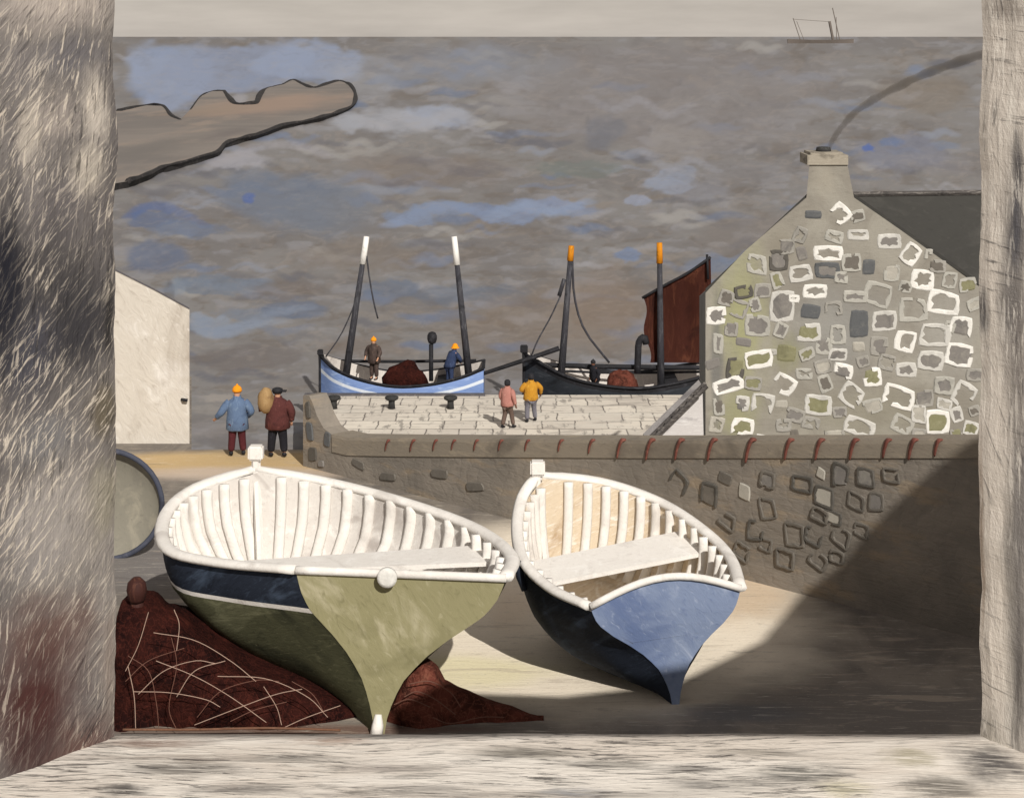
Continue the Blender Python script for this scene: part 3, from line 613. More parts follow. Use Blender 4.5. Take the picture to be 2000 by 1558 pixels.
# ------------------------------------------------------------ boats
def uprof(tab, v):
    for (v0, u0), (v1, u1) in zip(tab, tab[1:]):
        if v0 >= v >= v1:
            k = (v0-v)/(v0-v1); return u0+(u1-u0)*k
    return tab[-1][1]
def boat(name, label, group, st, tabs, mats, bands, nst=26, crown=.0, ribs=None, thw=(), gw=.07, floor_v=.34, stemh=.28, transom_mat=None, inner=(0,), rib_w=.05, thick=.06, gmat=None, band_side='L', head=1.0, sternpost=False, aboard_=False):
    "st: stations (L, R, K); tabs: [(s, table)] section shapes; bands: [(v_from, v_to, material index)]"
    Ls = catmull([s[0] for s in st], nst); Rs = catmull([s[1] for s in st], nst); Ks = catmull([s[2] for s in st], nst)
    def U(i, v):
        s = i/nst
        for (s0, t0), (s1, t1) in zip(tabs, tabs[1:]):
            if s0 <= s <= s1:
                k = (s-s0)/(s1-s0); return uprof(t0, v)*(1-k)+uprof(t1, v)*k
        return uprof(tabs[-1][1], v)
    def P(i, side, v, inset=0.0):
        T = Ls[i] if side == 'L' else Rs[i]; K = Ks[i]; O = Rs[i] if side == 'L' else Ls[i]
        d = Vector((T.x-K.x, T.y-K.y, 0)); u = U(i, v); p = K + d*u; p.z = K.z+(T.z-K.z)*v
        if inset:
            c = (T+O)*.5; q = Vector((c.x-p.x, c.y-p.y, 0)); w = q.length
            va, vb = min(1, v+.04), max(0, v-.04); du = (U(i,va)-U(i,vb))*d.length; dz_ = (T.z-K.z)*(va-vb)
            ins = inset/max(.3, dz_/math.hypot(du, dz_))
            if w > 1e-4: p = p + q*min(.98, ins/w)
            s_ = max(0, (i/nst-.55)/.45); p = p + (Ks[0]-Ks[-1]).normalized()*inset*2.6*s_
        return p
    root = empty(name, Ks[0]); tag(root, label, 'boat', group)
    vsn = sorted({1.0, .96, .92, .86, .8, .7, .6, .5, .42, .34, .26, .18, .1, .04, 0.0} | {b[0] for b in bands} | {b[1] for b in bands}, reverse=True)
    bm = bmesh.new()
    for side in 'LR':
        g = [[bm.verts.new(P(i, side, v)) for v in vsn] for i in range(nst+1)]
        for i in range(nst):
            for j in range(len(vsn)-1):
                vm = (vsn[j]+vsn[j+1])/2; mi = 0
                if side in band_side:
                    for b in bands:
                        if b[1] <= vm <= b[0]: mi = b[2]
                quad(bm, g[i][j], g[i+1][j], g[i+1][j+1], g[i][j+1], mi)
    bmesh.ops.remove_doubles(bm, verts=bm.verts, dist=.0004)
    bmesh.ops.recalc_face_normals(bm, faces=bm.faces)
    obj('hull', bm, mats, root, True)
    # inner planking and bottom boards
    bm = bmesh.new(); vin = [v for v in (1.0,.9,.8,.7,.6,.5,.42) if v > floor_v]+[floor_v]
    vf = lambda i, v: max(v, .62-.32*min(1, i/(nst*.2))) if not aboard_ else v
    gL = [[bm.verts.new(P(i,'L',vf(i,v),thick)) for v in vin] for i in range(nst+1)]
    gR = [[bm.verts.new(P(i,'R',vf(i,v),thick)) for v in vin] for i in range(nst+1)]
    for g in (gL, gR):
        for i in range(nst):
            for j in range(len(vin)-1): quad(bm, g[i][j], g[i+1][j], g[i+1][j+1], g[i][j+1])
    obj('inner_planking', bm, inner[0], root, True)
    bm = bmesh.new()
    for i in range(nst-1):
        a, b, c_, d = (P(i,'L',vf(i,floor_v)+.01,thick), P(i+1,'L',vf(i+1,floor_v)+.01,thick), P(i+1,'R',vf(i+1,floor_v)+.01,thick), P(i,'R',vf(i,floor_v)+.01,thick))
        quad(bm, *[bm.verts.new(q) for q in (a,b,c_,d)])
    obj('bottom_boards', bm, inner[1], root)
    # transom
    bm = bmesh.new(); tv = vsn; n = 8; fr_ = []
    up = Vector((0,0,1)); aft = (Ks[0]-Ks[2]); aft.z = 0; aft.normalize()
    for off in (0, .09):
        g = []
        for v in tv:
            a, b = P(0,'L',v), P(0,'R',v); row = []
            for k in range(n+1):
                q = a.lerp(b, k/n); q.z += crown*math.sin(math.pi*k/n)*max(0,(v-.5)/.5)**1.5
                row.append(bm.verts.new(q + aft*(.012) - aft*off))
            g.append(row)
        fr_.append(g)
        for r0, r1 in zip(g, g[1:]):
            for k in range(n): quad(bm, r0[k], r0[k+1], r1[k+1], r1[k], 0 if off == 0 else 1)
    for k in range(n): quad(bm, fr_[0][0][k], fr_[0][0][k+1], fr_[1][0][k+1], fr_[1][0][k], 1)
    tr = obj('transom', bm, [transom_mat, gmat or M['white']], root)
    # gunwales
    for side in 'LR':
        bm = bmesh.new(); pts = [P(i, side, 1.0) + Vector((0,0,.0)) for i in range(nst+1)]
        add_tube(bm, pts, [gw*1.25*(1 if i < nst-1 else .8) for i in range(nst+1)], 8, 0, .6)
        obj('gunwale', bm, gmat or M['white'], root, True)
    if crown or True:
        bm = bmesh.new(); a, b = P(0,'L',1.0), P(0,'R',1.0)
        add_tube(bm, [a.lerp(b,k/12)+Vector((0,0,crown*math.sin(math.pi*k/12)))+aft*.02 for k in range(13)], gw*.7, 8); obj('transom_rail', bm, gmat or M['white'], root, True)
    # stem post
    bm = bmesh.new(); fwd = (Ls[-1]-Ls[-4]); fwd.z = 0; fwd = (Ks[-1]-Ks[0]); fwd.z = 0; fwd.normalize(); sd = Vector((fwd.y,-fwd.x,0))
    prof = [Ks[-1]*(1-k/8)+Ls[-1]*(k/8) for k in range(9)] + [Ls[-1]+Vector((0,0,stemh))]
    for j, p in enumerate(prof): pass
    add_tube(bm, prof, [.07]*8+[.08,.08*head], 6); obj('stem_post', bm, gmat or M['white'], root)
    hd = Ls[-1]+Vector((0,0,stemh-.12)); bm = bmesh.new(); q = .13*head; add_box(bm, hd.x-q, hd.x+q, hd.y-q, hd.y+q, hd.z-q*.6, hd.z+q*1.3)
    bmesh.ops.bevel(bm, geom=bm.edges[:], offset=.03, segments=2, affect='EDGES'); obj('stem_head', bm, gmat or M['white'], root)
    # keel
    bm = bmesh.new(); add_tube(bm, [k+Vector((0,0,-.02)) for k in Ks], .06, 6, 0, 1.4); obj('keel', bm, mats[0], root)
    # ribs
    for i in (ribs or ()):
        for side in 'LR':
            bm = bmesh.new(); i0 = int(i); fr2 = i-i0
            pts = [P(i0,side,vf(i0,v),thick+.035+.05*(i < nst*.38)).lerp(P(min(i0+1,nst),side,vf(i0,v),thick+.035+.05*(i < nst*.38)), fr2) for v in [1.0-.05*k for k in range(int((1-floor_v)/.05)+1)]]
            add_tube(bm, pts, rib_w, 8, 0, .62); obj('rib', bm, gmat or M['white'], root, True)
    for (i, v, w) in thw:
        bm = bmesh.new(); i0 = int(i); i1 = min(i0+w, nst-1); z = [P(j,'L',v).z*.5+P(j,'R',v).z*.5 for j in (i0,i1)]
        c4 = [P(i0,'L',v,.05), P(i0,'R',v,.05), P(i1,'R',v,.05), P(i1,'L',v,.05)]
        lo = [bm.verts.new(Vector((p.x,p.y,p.z-.07))) for p in c4]; hi = [bm.verts.new(p) for p in c4]
        bm.faces.new(hi); bm.faces.new(lo[::-1])
        for k in range(4): quad(bm, hi[k], lo[k], lo[(k+1)%4], hi[(k+1)%4])
        bmesh.ops.recalc_face_normals(bm, faces=bm.faces); obj('thwart', bm, gmat or M['white'], root)
    return root, P, Ls, Rs, Ks, tr

WG = [(1,1),(.93,.97),(.84,.92),(.75,.82),(.66,.66),(.56,.47),(.46,.33),(.34,.2),(.22,.12),(.1,.07),(0,.05)]
MID = [(1,1),(.9,1.0),(.8,.98),(.7,.95),(.6,.88),(.5,.8),(.4,.69),(.3,.56),(.2,.4),(.1,.22),(0,.04)]
FULL = [(1,1),(.9,1.0),(.8,.99),(.7,.97),(.6,.93),(.5,.88),(.4,.8),(.3,.7),(.2,.56),(.1,.36),(0,.04)]
z = PZ
st = [(z(577,1112,2.45), z(988,1128,2.35), z(738,1432,0)), (z(425,1098,2.32), z(998,1085,2.36), z(692,1384,0)), (z(328,1072,2.3), z(930,1032,2.38), z(640,1338,0)),
      (z(322,1008,2.4), z(805,985,2.5), z(590,1285,0)), (z(378,955,2.6), z(655,944,2.65), z(545,1240,.2)), (z(500,915,2.9), z(500,915,2.9), z(512,1200,.6))]
b1, P1, L1, R1, K1, tr1 = boat('beached_boat', 'large beached boat, white inside, pale olive stern and navy strake, at the left', 'boats drawn up on the slipway', st,
     [(0,WG),(.12,[(a, b*.6+c*.4) for (a,b),(_,c) in zip([(v,uprof(WG,v)) for v in (1,.9,.8,.7,.6,.5,.4,.3,.2,.1,0)], MID)]),(.32,MID),(1,MID)],
     [M['olive_shaded'], M['navy'], M['white']], [(.97,.76,1),(.76,.73,2),(1,.97,2)], ribs=[1.8+i*1.5 for i in range(16)], thw=[(7,.9,3)],
     transom_mat=M['olive'], inner=(M['inner'], M['inner']), gw=.095, rib_w=.095, stemh=.36, floor_v=.3)
bm = bmesh.new(); q = P1(0,'L',1).lerp(P1(0,'R',1), .44); add_lathe(bm, q+Vector((0,-.12,-.02)), [(.15,0),(.15,.07),(.1,.09)], 18, 0, Matrix(((1,0,0),(0,0,-1),(0,1,0)))); obj('sculling_rowlock', bm, lime[0], b1, True)
bm = bmesh.new(); k = K1[0]; add_tube(bm, [k+Vector((-.02,-.05,-.02)), k+Vector((0,-.05,.14)), k+Vector((.01,-.03,.3))], [.1,.09,.05], 8); obj('heel_fitting', bm, M['white'], b1, True)

st = [(z(1152,1184,1.66), z(1446,1148,1.85), z(1320,1374,0)), (z(1078,1150,1.72), z(1424,1085,1.84), z(1275,1340,0)), (z(1024,1098,1.92), z(1368,1030,2.02), z(1215,1300,0)),
      (z(1010,1035,2.12), z(1285,978,2.24), z(1160,1255,0)), (z(1020,972,2.42), z(1175,941,2.52), z(1110,1215,.2)), (z(1050,927,2.75), z(1050,927,2.75), z(1072,1180,.6))]
b2, P2, L2, R2, K2, tr2 = boat('beached_boat', 'smaller beached boat, white inside, blue stern and navy side, beside the stone wall', 'boats drawn up on the slipway', st,
     [(0,WG),(.12,[(a, b*.4+c*.6) for (a,b),(_,c) in zip([(v,uprof(WG,v)) for v in (1,.9,.8,.7,.6,.5,.4,.3,.2,.1,0)], FULL)]),(.3,FULL),(1,FULL)],
     [M['navy'], M['navy'], M['white']], [(1,.95,2)], crown=.32, ribs=[2.2+i*1.65 for i in range(14)], thw=[(9,.86,4)],
     transom_mat=M['blue'], inner=(M['white_tan'], M['white_tan']), gw=.085, rib_w=.085, stemh=.2, floor_v=.3)
bm = bmesh.new(); p = PZ(1022,1102,1.9)+Vector((-.08,0,0)); add_tube(bm, [p+Vector((0,0,.06)), p+Vector((.03,0,-.2)), p+Vector((.1,0,-.42))], [.05,.07,.05], 8); obj('strake_horn', bm, M['navy'], b2, True)  # navy horn for the raised end of the dark strake, added separately

# quay boats (bow at the left)
def qboat(name, label, xs, ynear, bz, D0, beam, mats, bands, inner, gm, **kw):
    st = []
    for (x, y, bf) in zip(xs, ynear, bz):
        zz = H-(y-HY)*D0/F; X0 = (x-CX)*D0/F; yc = D0+beam/2
        st.append((Vector((X0, yc-beam/2*bf, zz)), Vector((X0, yc+beam/2*bf, zz+.03)), Vector((X0*1.0, yc, SEA-.35))))
    return boat(name, label, 'fishing boats moored beyond the quay', st, [(0,FULL),(1,FULL)], mats, bands, band_side='LR', gmat=gm, inner=inner, **kw)
D0 = qa.y+.35
M['boatstripe'] = paint('pale_stripe', (222,230,240), (190,204,226), None, 2, amt=.4)
qb1 = qboat('moored_boat', 'pale blue fishing boat with two white-tipped masts moored behind the quay', [944,900,840,770,700,650,618], [724,738,750,754,741,724,706], [.55,.85,1,1,.9,.6,0], D0, 3.0,
     [M['boatblue'], M['black'], M['boatstripe']], [(1,.96,1),(.84,.79,2)], (M['white2'], M['white2']), M['black'], aboard_=True, gw=.06, transom_mat=M['boatblue'], stemh=.2, head=.9, floor_v=.55, thw=[(6,.9,2)])
qb2 = qboat('moored_boat', 'black fishing boat with orange-tipped masts moored beside the stone house', [1440,1390,1320,1250,1170,1100,1024], [742,736,748,758,752,736,704], [.5,.8,1,1,.95,.7,0], D0+.1, 3.4,
     [M['black2'], M['black'], M['white2']], [(1,.9,1)], (M['white2'], M['white2']), M['black'], aboard_=True, gw=.08, transom_mat=M['black2'], stemh=.25, head=1.2, floor_v=.55, thw=[(8,.9,2)])
DM = D0+1.5; SMm = DM/F
def spar(root, name, pts, w, mat, D=DM, n=8):
    bm = bmesh.new(); add_tube(bm, catmull([PD(x, y, D) for x, y in pts], 8 if len(pts) > 2 else 2), [SMm*a for a in ([w]*9 if len(pts) > 2 else [w]*3)] if not isinstance(w, tuple) else [SMm*(w[0]+(w[1]-w[0])*i/(8 if len(pts) > 2 else 2)) for i in range(9 if len(pts) > 2 else 3)], n)
    return obj(name, bm, mat, root, True)
r1, r2 = qb1[0], qb2[0]
for root, pts, tip, k, tm in ((r1, (676,730), (716,462), .80, M['masttip']), (r1, (916,738), (887,462), .80, M['masttip']), (r2, (1095,745), (1116,480), .89, M['orange']), (r2, (1291,760), (1288,474), .86, M['orange'])):
    mid = (pts[0]+(tip[0]-pts[0])*k, pts[1]+(tip[1]-pts[1])*k)
    m_ = spar(root, 'mast', [pts, mid], (7.5,5), M['mast']); spar(m_, 'mast_head', [mid, tip], (6.5,5.5), tm)
spar(r1, 'rigging', [(716,500),(722,545),(730,590),(738,622)], 1.6, M['mast']); spar(r1, 'rigging', [(703,560),(690,600),(665,655),(632,702)], 1.3, M['mast'])
spar(r1, 'rail', [(640,704),(760,706),(930,704)], 3, M['black'], DM+1.3)
spar(r2, 'gaff', [(1102,545),(1092,578)], 4, M['mast']); spar(r2, 'rigging', [(1096,575),(1075,620),(1050,665),(1036,700)], 1.5, M['mast'])
spar(r2, 'rigging', [(1118,508),(1122,580),(1142,645),(1190,708)], 2.2, M['mast']); spar(r2, 'rigging', [(1112,512),(1110,600),(1104,660)], 1.6, M['mast'])
spar(r2, 'bowsprit', [(1092,680),(1040,698),(985,716),(930,734)], (5,3.5), M['black'], DM-.6)
spar(r2, 'boom', [(1040,712),(1180,716),(1372,718)], 5, M['black'], DM+.2); spar(r2, 'rail', [(1050,722),(1200,728),(1372,726)], 2.5, M['black'], DM+1.3)
spar(r2, 'yard', [(1254,582),(1300,556),(1345,532),(1388,502)], 2.6, M['black'], DM+.12); spar(r2, 'yard', [(1381,497),(1383,545)], 2.4, M['black'], DM+.12)
# sail
bm = bmesh.new(); NX, NY = 14, 14; g = []
for i in range(NX+1):
    u = i/NX; a = Vector((1256+(1388-1256)*u, 580+(504-580)*u)); b = Vector((1268+(1392-1268)*u, 708)); row = []
    for j in range(NY+1):
        v = j/NY; q = a.lerp(b, v); q.x += 5*math.sin(v*9)*(1-u) if u < .1 else 0
        row.append(bm.verts.new(PD(q.x, q.y, DM+.22+.35*math.sin(math.pi*u)*math.sin(math.pi*v)+.05*math.sin(u*22))))
    g.append(row)
for a, b in zip(g, g[1:]):
    for j in range(NY): quad(bm, a[j], b[j], b[j+1], a[j+1])
bmesh.ops.solidify(bm, geom=bm.faces[:], thickness=.03); obj('sail', bm, M['sail'], r2, True)
# stove pipes / markers
def finish(bm, name, mat, root): return obj(name, bm, mat, root, True)
bm = bmesh.new(); p = PD(842,744,DM-.3); add_tube(bm, [p, PD(842,672,DM-.3)], .09, 8); ex = finish(bm, 'stove_pipe', M['black'], r1)
bm = bmesh.new(); add_lathe(bm, PD(844,660,DM-.3), [(.05,-.25),(.15,-.2),(.2,-.05),(.2,.1),(.14,.22),(.04,.26)], 12); finish(bm, 'cowl', M['black'], ex)
bm = bmesh.new(); add_tube(bm, catmull([PD(x,y,DM-.2) for x, y in ((1245,728),(1246,695),(1248,668),(1258,658),(1262,672))], 10), .14, 10); finish(bm, 'funnel', M['black'], r2)
# net heaps aboard
def heap(name, label, cx, cy, w, h, D, mat, sd):
    bm = bmesh.new(); bmesh.ops.create_icosphere(bm, subdivisions=3, radius=1); c_ = PD(cx, cy+h/2, D); s = D/F
    for v in bm.verts:
        n_ = mnoise.noise(v.co*2.1+Vector((sd,0,0))); k = 1+.28*n_
        v.co = Vector((v.co.x*w/2*s*k, v.co.y*.6*k, max(-.05, v.co.z)*h*s*k)) + c_
    o = obj(name, bm, mat, None, True); tag(o, label, 'net heap'); return o
heap('net_heap', 'dark brown heap of nets amidships in the pale blue boat', 792, 728, 88, 42, DM-.3, M['net'], 1)
heap('net_heap', 'brick red heap of nets lying in the black boat', 1216, 742, 66, 36, DM-.3, M['net_red'], 5)

# steamer on the horizon
SD = F*(H-SEA)/(85-HY); M['far'] = paint('distant_ship_grey', (112,104,98), None, None, .05, amt=.3)
ship = empty('steamer', PD(1602,84,SD)); tag(ship, 'faint grey steamer with thin masts on the horizon', 'ship')
bm = bmesh.new(); s_ = SD/F; n = 12; rows = []
for i in range(n+1):
    u = i/n; x = 1538+(1667-1538)*u; w = 9*math.sin(math.pi*min(1,max(0,u*.9+.05)))**.5; y0 = 76.5 + 2*math.sin(math.pi*u)
    c_ = PD(x,y0,SD); rows.append([bm.verts.new(c_+Vector((0,-w,0))), bm.verts.new(c_+Vector((0,w,0))), bm.verts.new(Vector((c_.x*(1 if 0<i<n else 1), SD+w*.5, SEA-1))), bm.verts.new(Vector((c_.x, SD-w*.5, SEA-1)))])
for a, b in zip(rows, rows[1:]):
    for k in range(4): quad(bm, a[k], a[(k+1)%4], b[(k+1)%4], b[k])
bm.faces.new(rows[0]); bm.faces.new(rows[-1][::-1]); bmesh.ops.recalc_face_normals(bm, faces=bm.faces); obj('hull', bm, M['far'], ship)
def fs(nm, a, b, w):
    bm = bmesh.new(); add_tube(bm, [PD(*a,SD), PD(*b,SD)], w*s_, 6); obj(nm, bm, M['far'], ship)
fs('mast', (1549,36), (1563,78), .8); fs('mast', (1626,16), (1640,78), .9); fs('mast', (1633,34), (1634,78), .7); fs('funnel', (1620,42), (1627,78), 2.6); fs('stay', (1550,38), (1621,43), .5); fs('stay', (1556,42), (1570,78), .5)

# ------------------------------------------------------------ nets on the ground
def cords(root, curves, D_off, mat, surf, w=.011):
    for cv in curves:
        bm = bmesh.new(); q = catmull([Vector((x,y,0)) for x, y in cv], 16)
        add_tube(bm, [surf(a.x, a.y) for a in q], w, 5); obj('net_cord', bm, mat, root)
def lump_mass(bm, outline_top, ybase, D0, depth, x0, x1, nx, ny, amp, seed):
    "a draped pile: front rises from the ground to a traced crest, then falls behind"
    def crest(x):
        for (a, b), (c_, d) in zip(outline_top, outline_top[1:]):
            if a <= x <= c_: return b+(d-b)*(x-a)/(c_-a)
        return outline_top[-1][1]
    g = []
    for i in range(nx+1):
        x = x0+(x1-x0)*i/nx; row = []
        zc = H-(crest(x)-HY)*D0/F
        for j in range(ny+1):
            v = j/ny; ang = v*math.pi
            dp_ = depth*min(1, .12+max(0,zc)/.7)
            yy = D0-dp_*.28*math.cos(ang) if v < .5 else D0+dp_*(-math.cos(ang))*.9
            zz = max(0,zc)*math.sin(ang)**.6
            X_ = (x-CX)*D0/F
            p = Vector((X_, yy, zz)); n_ = mnoise.noise(Vector((X_*1.6+seed, yy*1.3, zz*1.8)))+.5*mnoise.noise(Vector((X_*4+seed, yy*3, zz*4)))
            n_ *= min(1, max(.1, zc)); p.y += n_*amp; p.z = max(-.03 if j in (0,ny) else .03, p.z + (n_*amp*.25 if 0 < v < 1 else 0)); row.append(bm.verts.new(p))
        g.append(row)
    for a, b in zip(g, g[1:]):
        for j in range(ny): quad(bm, a[j], b[j], b[j+1], a[j+1])
    bm.faces.new([r for r in g[0]]); bm.faces.new([r for r in g[-1]][::-1]); bmesh.ops.recalc_face_normals(bm, faces=bm.faces)
    return g
ND = 28.6
nets = empty('fishing_net', PD(450,1430,ND)); tag(nets, 'great dark brown pile of fishing net with pale cords under the larger beached boat', 'fishing net')
bm = bmesh.new(); lump_mass(bm, [(225,1180),(250,1168),(280,1172),(330,1205),(400,1250),(480,1300),(560,1330),(640,1356),(700,1385),(745,1420)], 1430, ND, 2.2, 238, 740, 60, 22, .24, 3)
obj('net_pile', bm, M['net'], nets, True)
def nsurf(D):
    def f(x, y): return PD(x, y, D)
    return f
cv1 = [[(335,1245),(345,1300),(330,1380),(345,1425)],[(290,1195),(270,1260),(245,1310)],[(300,1235),(380,1250),(450,1290),(500,1330)],[(245,1330),(290,1290),(360,1265)],[(270,1355),(320,1310),(380,1290),(420,1295)],[(305,1290),(380,1320),(450,1360),(520,1410)],
 [(385,1400),(430,1350),(500,1328),(545,1330)],[(380,1415),(470,1380),(540,1355),(590,1345)],[(425,1320),(520,1325),(600,1360),(640,1400)],[(450,1408),(500,1385),(560,1370)],[(250,1300),(262,1360),(265,1425)],[(260,1350),(330,1352),(400,1365),(430,1380)],[(570,1330),(610,1355),(635,1395)],
 [(515,1340),(540,1380),(550,1415)],[(555,1420),(600,1400),(665,1377)],[(250,1280),(290,1310),(305,1370),(310,1420)],[(345,1360),(380,1310),(440,1290)],[(340,1190),(350,1220),(345,1270)]]
for i, cvv in enumerate(cv1): cords(nets, [cvv], 0, M['cord'] if i % 3 else M['cord_dim'], nsurf(ND-.92), .0055)
bm = bmesh.new(); add_tube(bm, catmull([PD(240,1424,ND-1.0), PD(380,1424,ND-1.0), PD(520,1421,ND-1.0), PD(665,1425,ND-1.0)], 30), .018, 6); obj('foot_rope', bm, paint('rust_rope', (112,80,62), None, None, 6), nets, True)
pole = empty('net_post', PD(262,1430,ND+.4)); tag(pole, 'brown wooden post with a rounded top standing in the net pile by the window edge', 'post')
bm = bmesh.new(); add_tube(bm, [PD(262,1420,ND+.1), PD(264,1300,ND), PD(268,1165,ND-.15)], [.13,.11,.1], 10); obj('shaft', bm, M['post'], pole, True)
bm = bmesh.new(); c_ = PD(267,1150,ND-.2); add_lathe(bm, c_, [(.05,-.22),(.13,-.16),(.16,-.02),(.14,.1),(.06,.18)], 12); obj('knob', bm, M['post'], pole, True)
nets2 = empty('fishing_net', PD(860,1415,ND)); tag(nets2, 'small rust brown net heap trailing right from the larger boat keel', 'fishing net')
bm = bmesh.new(); lump_mass(bm, [(752,1400),(780,1345),(800,1308),(825,1290),(850,1300),(865,1335),(900,1350),(950,1372),(1000,1385),(1040,1400),(1062,1412)], 1418, ND-.25, 1.0, 756, 1062, 50, 20, .2, 9)
obj('net_pile', bm, M['net_red'], nets2, True)
for cvv in [[(790,1360),(815,1350),(850,1365),(890,1395)],[(800,1335),(840,1330),(880,1352),(900,1380)],[(845,1400),(880,1412),(940,1400),(985,1400)],[(770,1375),(800,1365),(840,1380)]]: cords(nets2, [cvv], 0, M['cord_dim'], nsurf(ND-.62), .008)

# round tub boat tipped on its side, half behind the window edge
cor = empty('coracle', PZ(205,1088,0)); tag(cor, 'round grey-green coracle with a dark rim tipped on its side by the larger boat', 'coracle')
cs = PZ(205,1088,0).y/F; cc_ = PD(205, 985, cs*F); R_ = 112*cs
AX = Matrix(((1,0,0),(0,0,-1),(0,1,0)))
bm = bmesh.new(); add_lathe(bm, cc_, [(R_*.98,0),(R_*.95,-.05),(R_*.8,-.16),(R_*.55,-.24),(R_*.2,-.28),(.02,-.28)], 32, 0, AX); 
bmesh.ops.delete(bm, geom=[f for f in bm.faces if len(f.verts) > 4 and f.calc_center_median().y < cc_.y+.05], context='FACES')
obj('shell', bm, paint('coracle_skin', (136,132,120), (108,104,98), (160,154,138), 1.5, amt=.8), cor, True)
bm = bmesh.new(); ring = [cc_+Vector((math.cos(a)*R_, -.02, math.sin(a)*R_*.95)) for a in [2*math.pi*k/40 for k in range(41)]]
add_tube(bm, ring, .055, 8, cap=False); obj('rim', bm, paint('rim_slate', (70,74,88), (50,52,62), (96,98,110), 3), cor, True)

# ------------------------------------------------------------ people
def skin(name, V, E, R, mat, parent=None, sub=1):
    me = bpy.data.meshes.new(name+'_tmp'); me.from_pydata([Vector(v) for v in V], E, []); o = bpy.data.objects.new(name+'_tmp', me); C.objects.link(o)
    md = o.modifiers.new('s', 'SKIN'); md.use_smooth_shade = True
    if not me.skin_vertices: 
        bm = bmesh.new(); bm.from_mesh(me); bm.verts.layers.skin.verify(); bm.to_mesh(me); bm.free()
    for i, r in enumerate(R):
        r = r if isinstance(r, tuple) else (r, r); me.skin_vertices[0].data[i].radius = r
        me.skin_vertices[0].data[i].use_root = (i == 0)
    sb = o.modifiers.new('d', 'SUBSURF'); sb.levels = sb.render_levels = sub
    dg = bpy.context.evaluated_depsgraph_get(); nm = bpy.data.meshes.new_from_object(o.evaluated_get(dg)); nm.name = name
    bpy.data.objects.remove(o); bpy.data.meshes.remove(me)
    nm.materials.clear(); nm.materials.append(mat)
    for p in nm.polygons: p.use_smooth = True
    q = bpy.data.objects.new(name, nm); C.objects.link(q)
    if parent: q.parent = parent
    return q
def person(label, group, loc, rz, hgt, coat, trou, hat, skinm='skin', hatshape='beanie', arms=None, legs=None, lean=(0,0), long_coat=0.0, bulk=1.0, hair=None, cat='person'):
    k = hgt/1.75; lx, ly = lean
    arms = arms or [((-.3,-.02,1.14),(-.26,.12,.92)), ((.3,-.02,1.14),(.26,.12,.92))]
    legs = legs or [((-.11,.02,.5),(-.12,0,.09)), ((.11,.02,.5),(.12,0,.09))]
    def Lp(x, y, z_): f = max(0,(z_-.9)/.8); return (x+lx*f, y+ly*f, z_)
    V = [(0,0,.95), Lp(0,0,1.12), Lp(0,0,1.33), Lp(0,0,1.47), Lp(0,.01,1.56), Lp(0,.015,1.66), Lp(0,.0,1.72)]
    R = [(.12,.08),(.11,.07),(.12,.08),(.06,.06),(.075,.085),(.085,.1),(.06,.07)]
    E = [(0,1),(1,2),(2,3),(3,4),(4,5),(5,6)]
    def add(v, r, frm): V.append(v); R.append(r); E.append((frm, len(V)-1)); return len(V)-1
    add(Lp(0,.115,1.63), .014, 5)                       # nose
    for sx in (-1,1): add(Lp(sx*.09,0,1.63), .014, 5)   # ears
    AR = []
    for sx, (el, wr) in zip((-1,1), arms):
        s = add(Lp(sx*.17,0,1.4), .07, 2); e = add(Lp(*el), .05, s); w = add(Lp(*wr), .033, e)
        d = (Vector(Lp(*wr))-Vector(Lp(*el))).normalized(); hp_ = Vector(Lp(*wr))+d*.08; h_ = add(tuple(hp_), (.04,.022), w)
        side = d.cross(Vector((0,1,0))); side = side.normalized() if side.length > .1 else Vector((1,0,0))
        for f_, (o_, ln_) in enumerate(((-.028,.065),(-.01,.08),(.01,.085),(.028,.07))):
            a = add(tuple(hp_+side*o_+d*ln_*.5), .009, h_); add(tuple(hp_+side*o_*1.1+d*ln_+Vector((0,.015,0))), .008, a)
        add(tuple(hp_-d*.03+side*.05), .01, h_)
        AR.append((s,e,w))
    for sx, (kn, an) in zip((-1,1), legs):
        hp2 = add((sx*.09,0,.88), .085, 0); kk = add(kn, .06, hp2); aa = add(an, .045, kk); add((an[0],an[1]+.14,an[2]-.05), (.045,.03), aa)
    root = skin('person', V, E, R, M[skinm])
    tag(root, label, cat, group)
    # coat
    b = bulk; hem = .8-long_coat
    bm = bmesh.new(); nn = 18; rings = []
    for (z_, rx, ry) in ((hem,.2,.17),(hem+.03,.235,.2),(.95,.225,.19),(1.1,.205,.175),(1.25,.215,.175),(1.36,.215,.16),(1.43,.16,.13),(1.48,.09,.095),(1.53,.085,.09)):
        o_ = Lp(0,.0,z_) if z_ > .9 else (0,0,z_)
        rings.append([bm.verts.new((o_[0]+rx*b*math.cos(2*math.pi*q/nn)*(1+.05*math.sin(q*2.3+z_*3)), o_[1]+ry*b*math.sin(2*math.pi*q/nn)*(1+.06*math.sin(q*1.7+z_*5)), z_+.012*math.sin(q*2))) for q in range(nn)])
    for r0, r1_ in zip(rings, rings[1:]):
        for q in range(nn): quad(bm, r0[q], r0[(q+1)%nn], r1_[(q+1)%nn], r1_[q])
    bm.faces.new(rings[0][::-1]); bm.faces.new(rings[-1])
    for sx, (el, wr) in zip((-1,1), arms):
        sh_ = Vector(Lp(sx*.15*b,0,1.38)); el_ = Vector(Lp(*el)); wr_ = Vector(Lp(*wr)); wr2 = el_.lerp(wr_, .93)
        add_tube(bm, catmull([sh_, sh_.lerp(el_,.5)+Vector((sx*.01,0,.01)), el_, el_.lerp(wr2,.5), wr2], 10), [r*b for r in (.085,.09,.088,.083,.078,.074,.07,.066,.062,.058,.056)], 10)
    ct = obj('coat', bm, M[coat], None, True); ct.parent = root
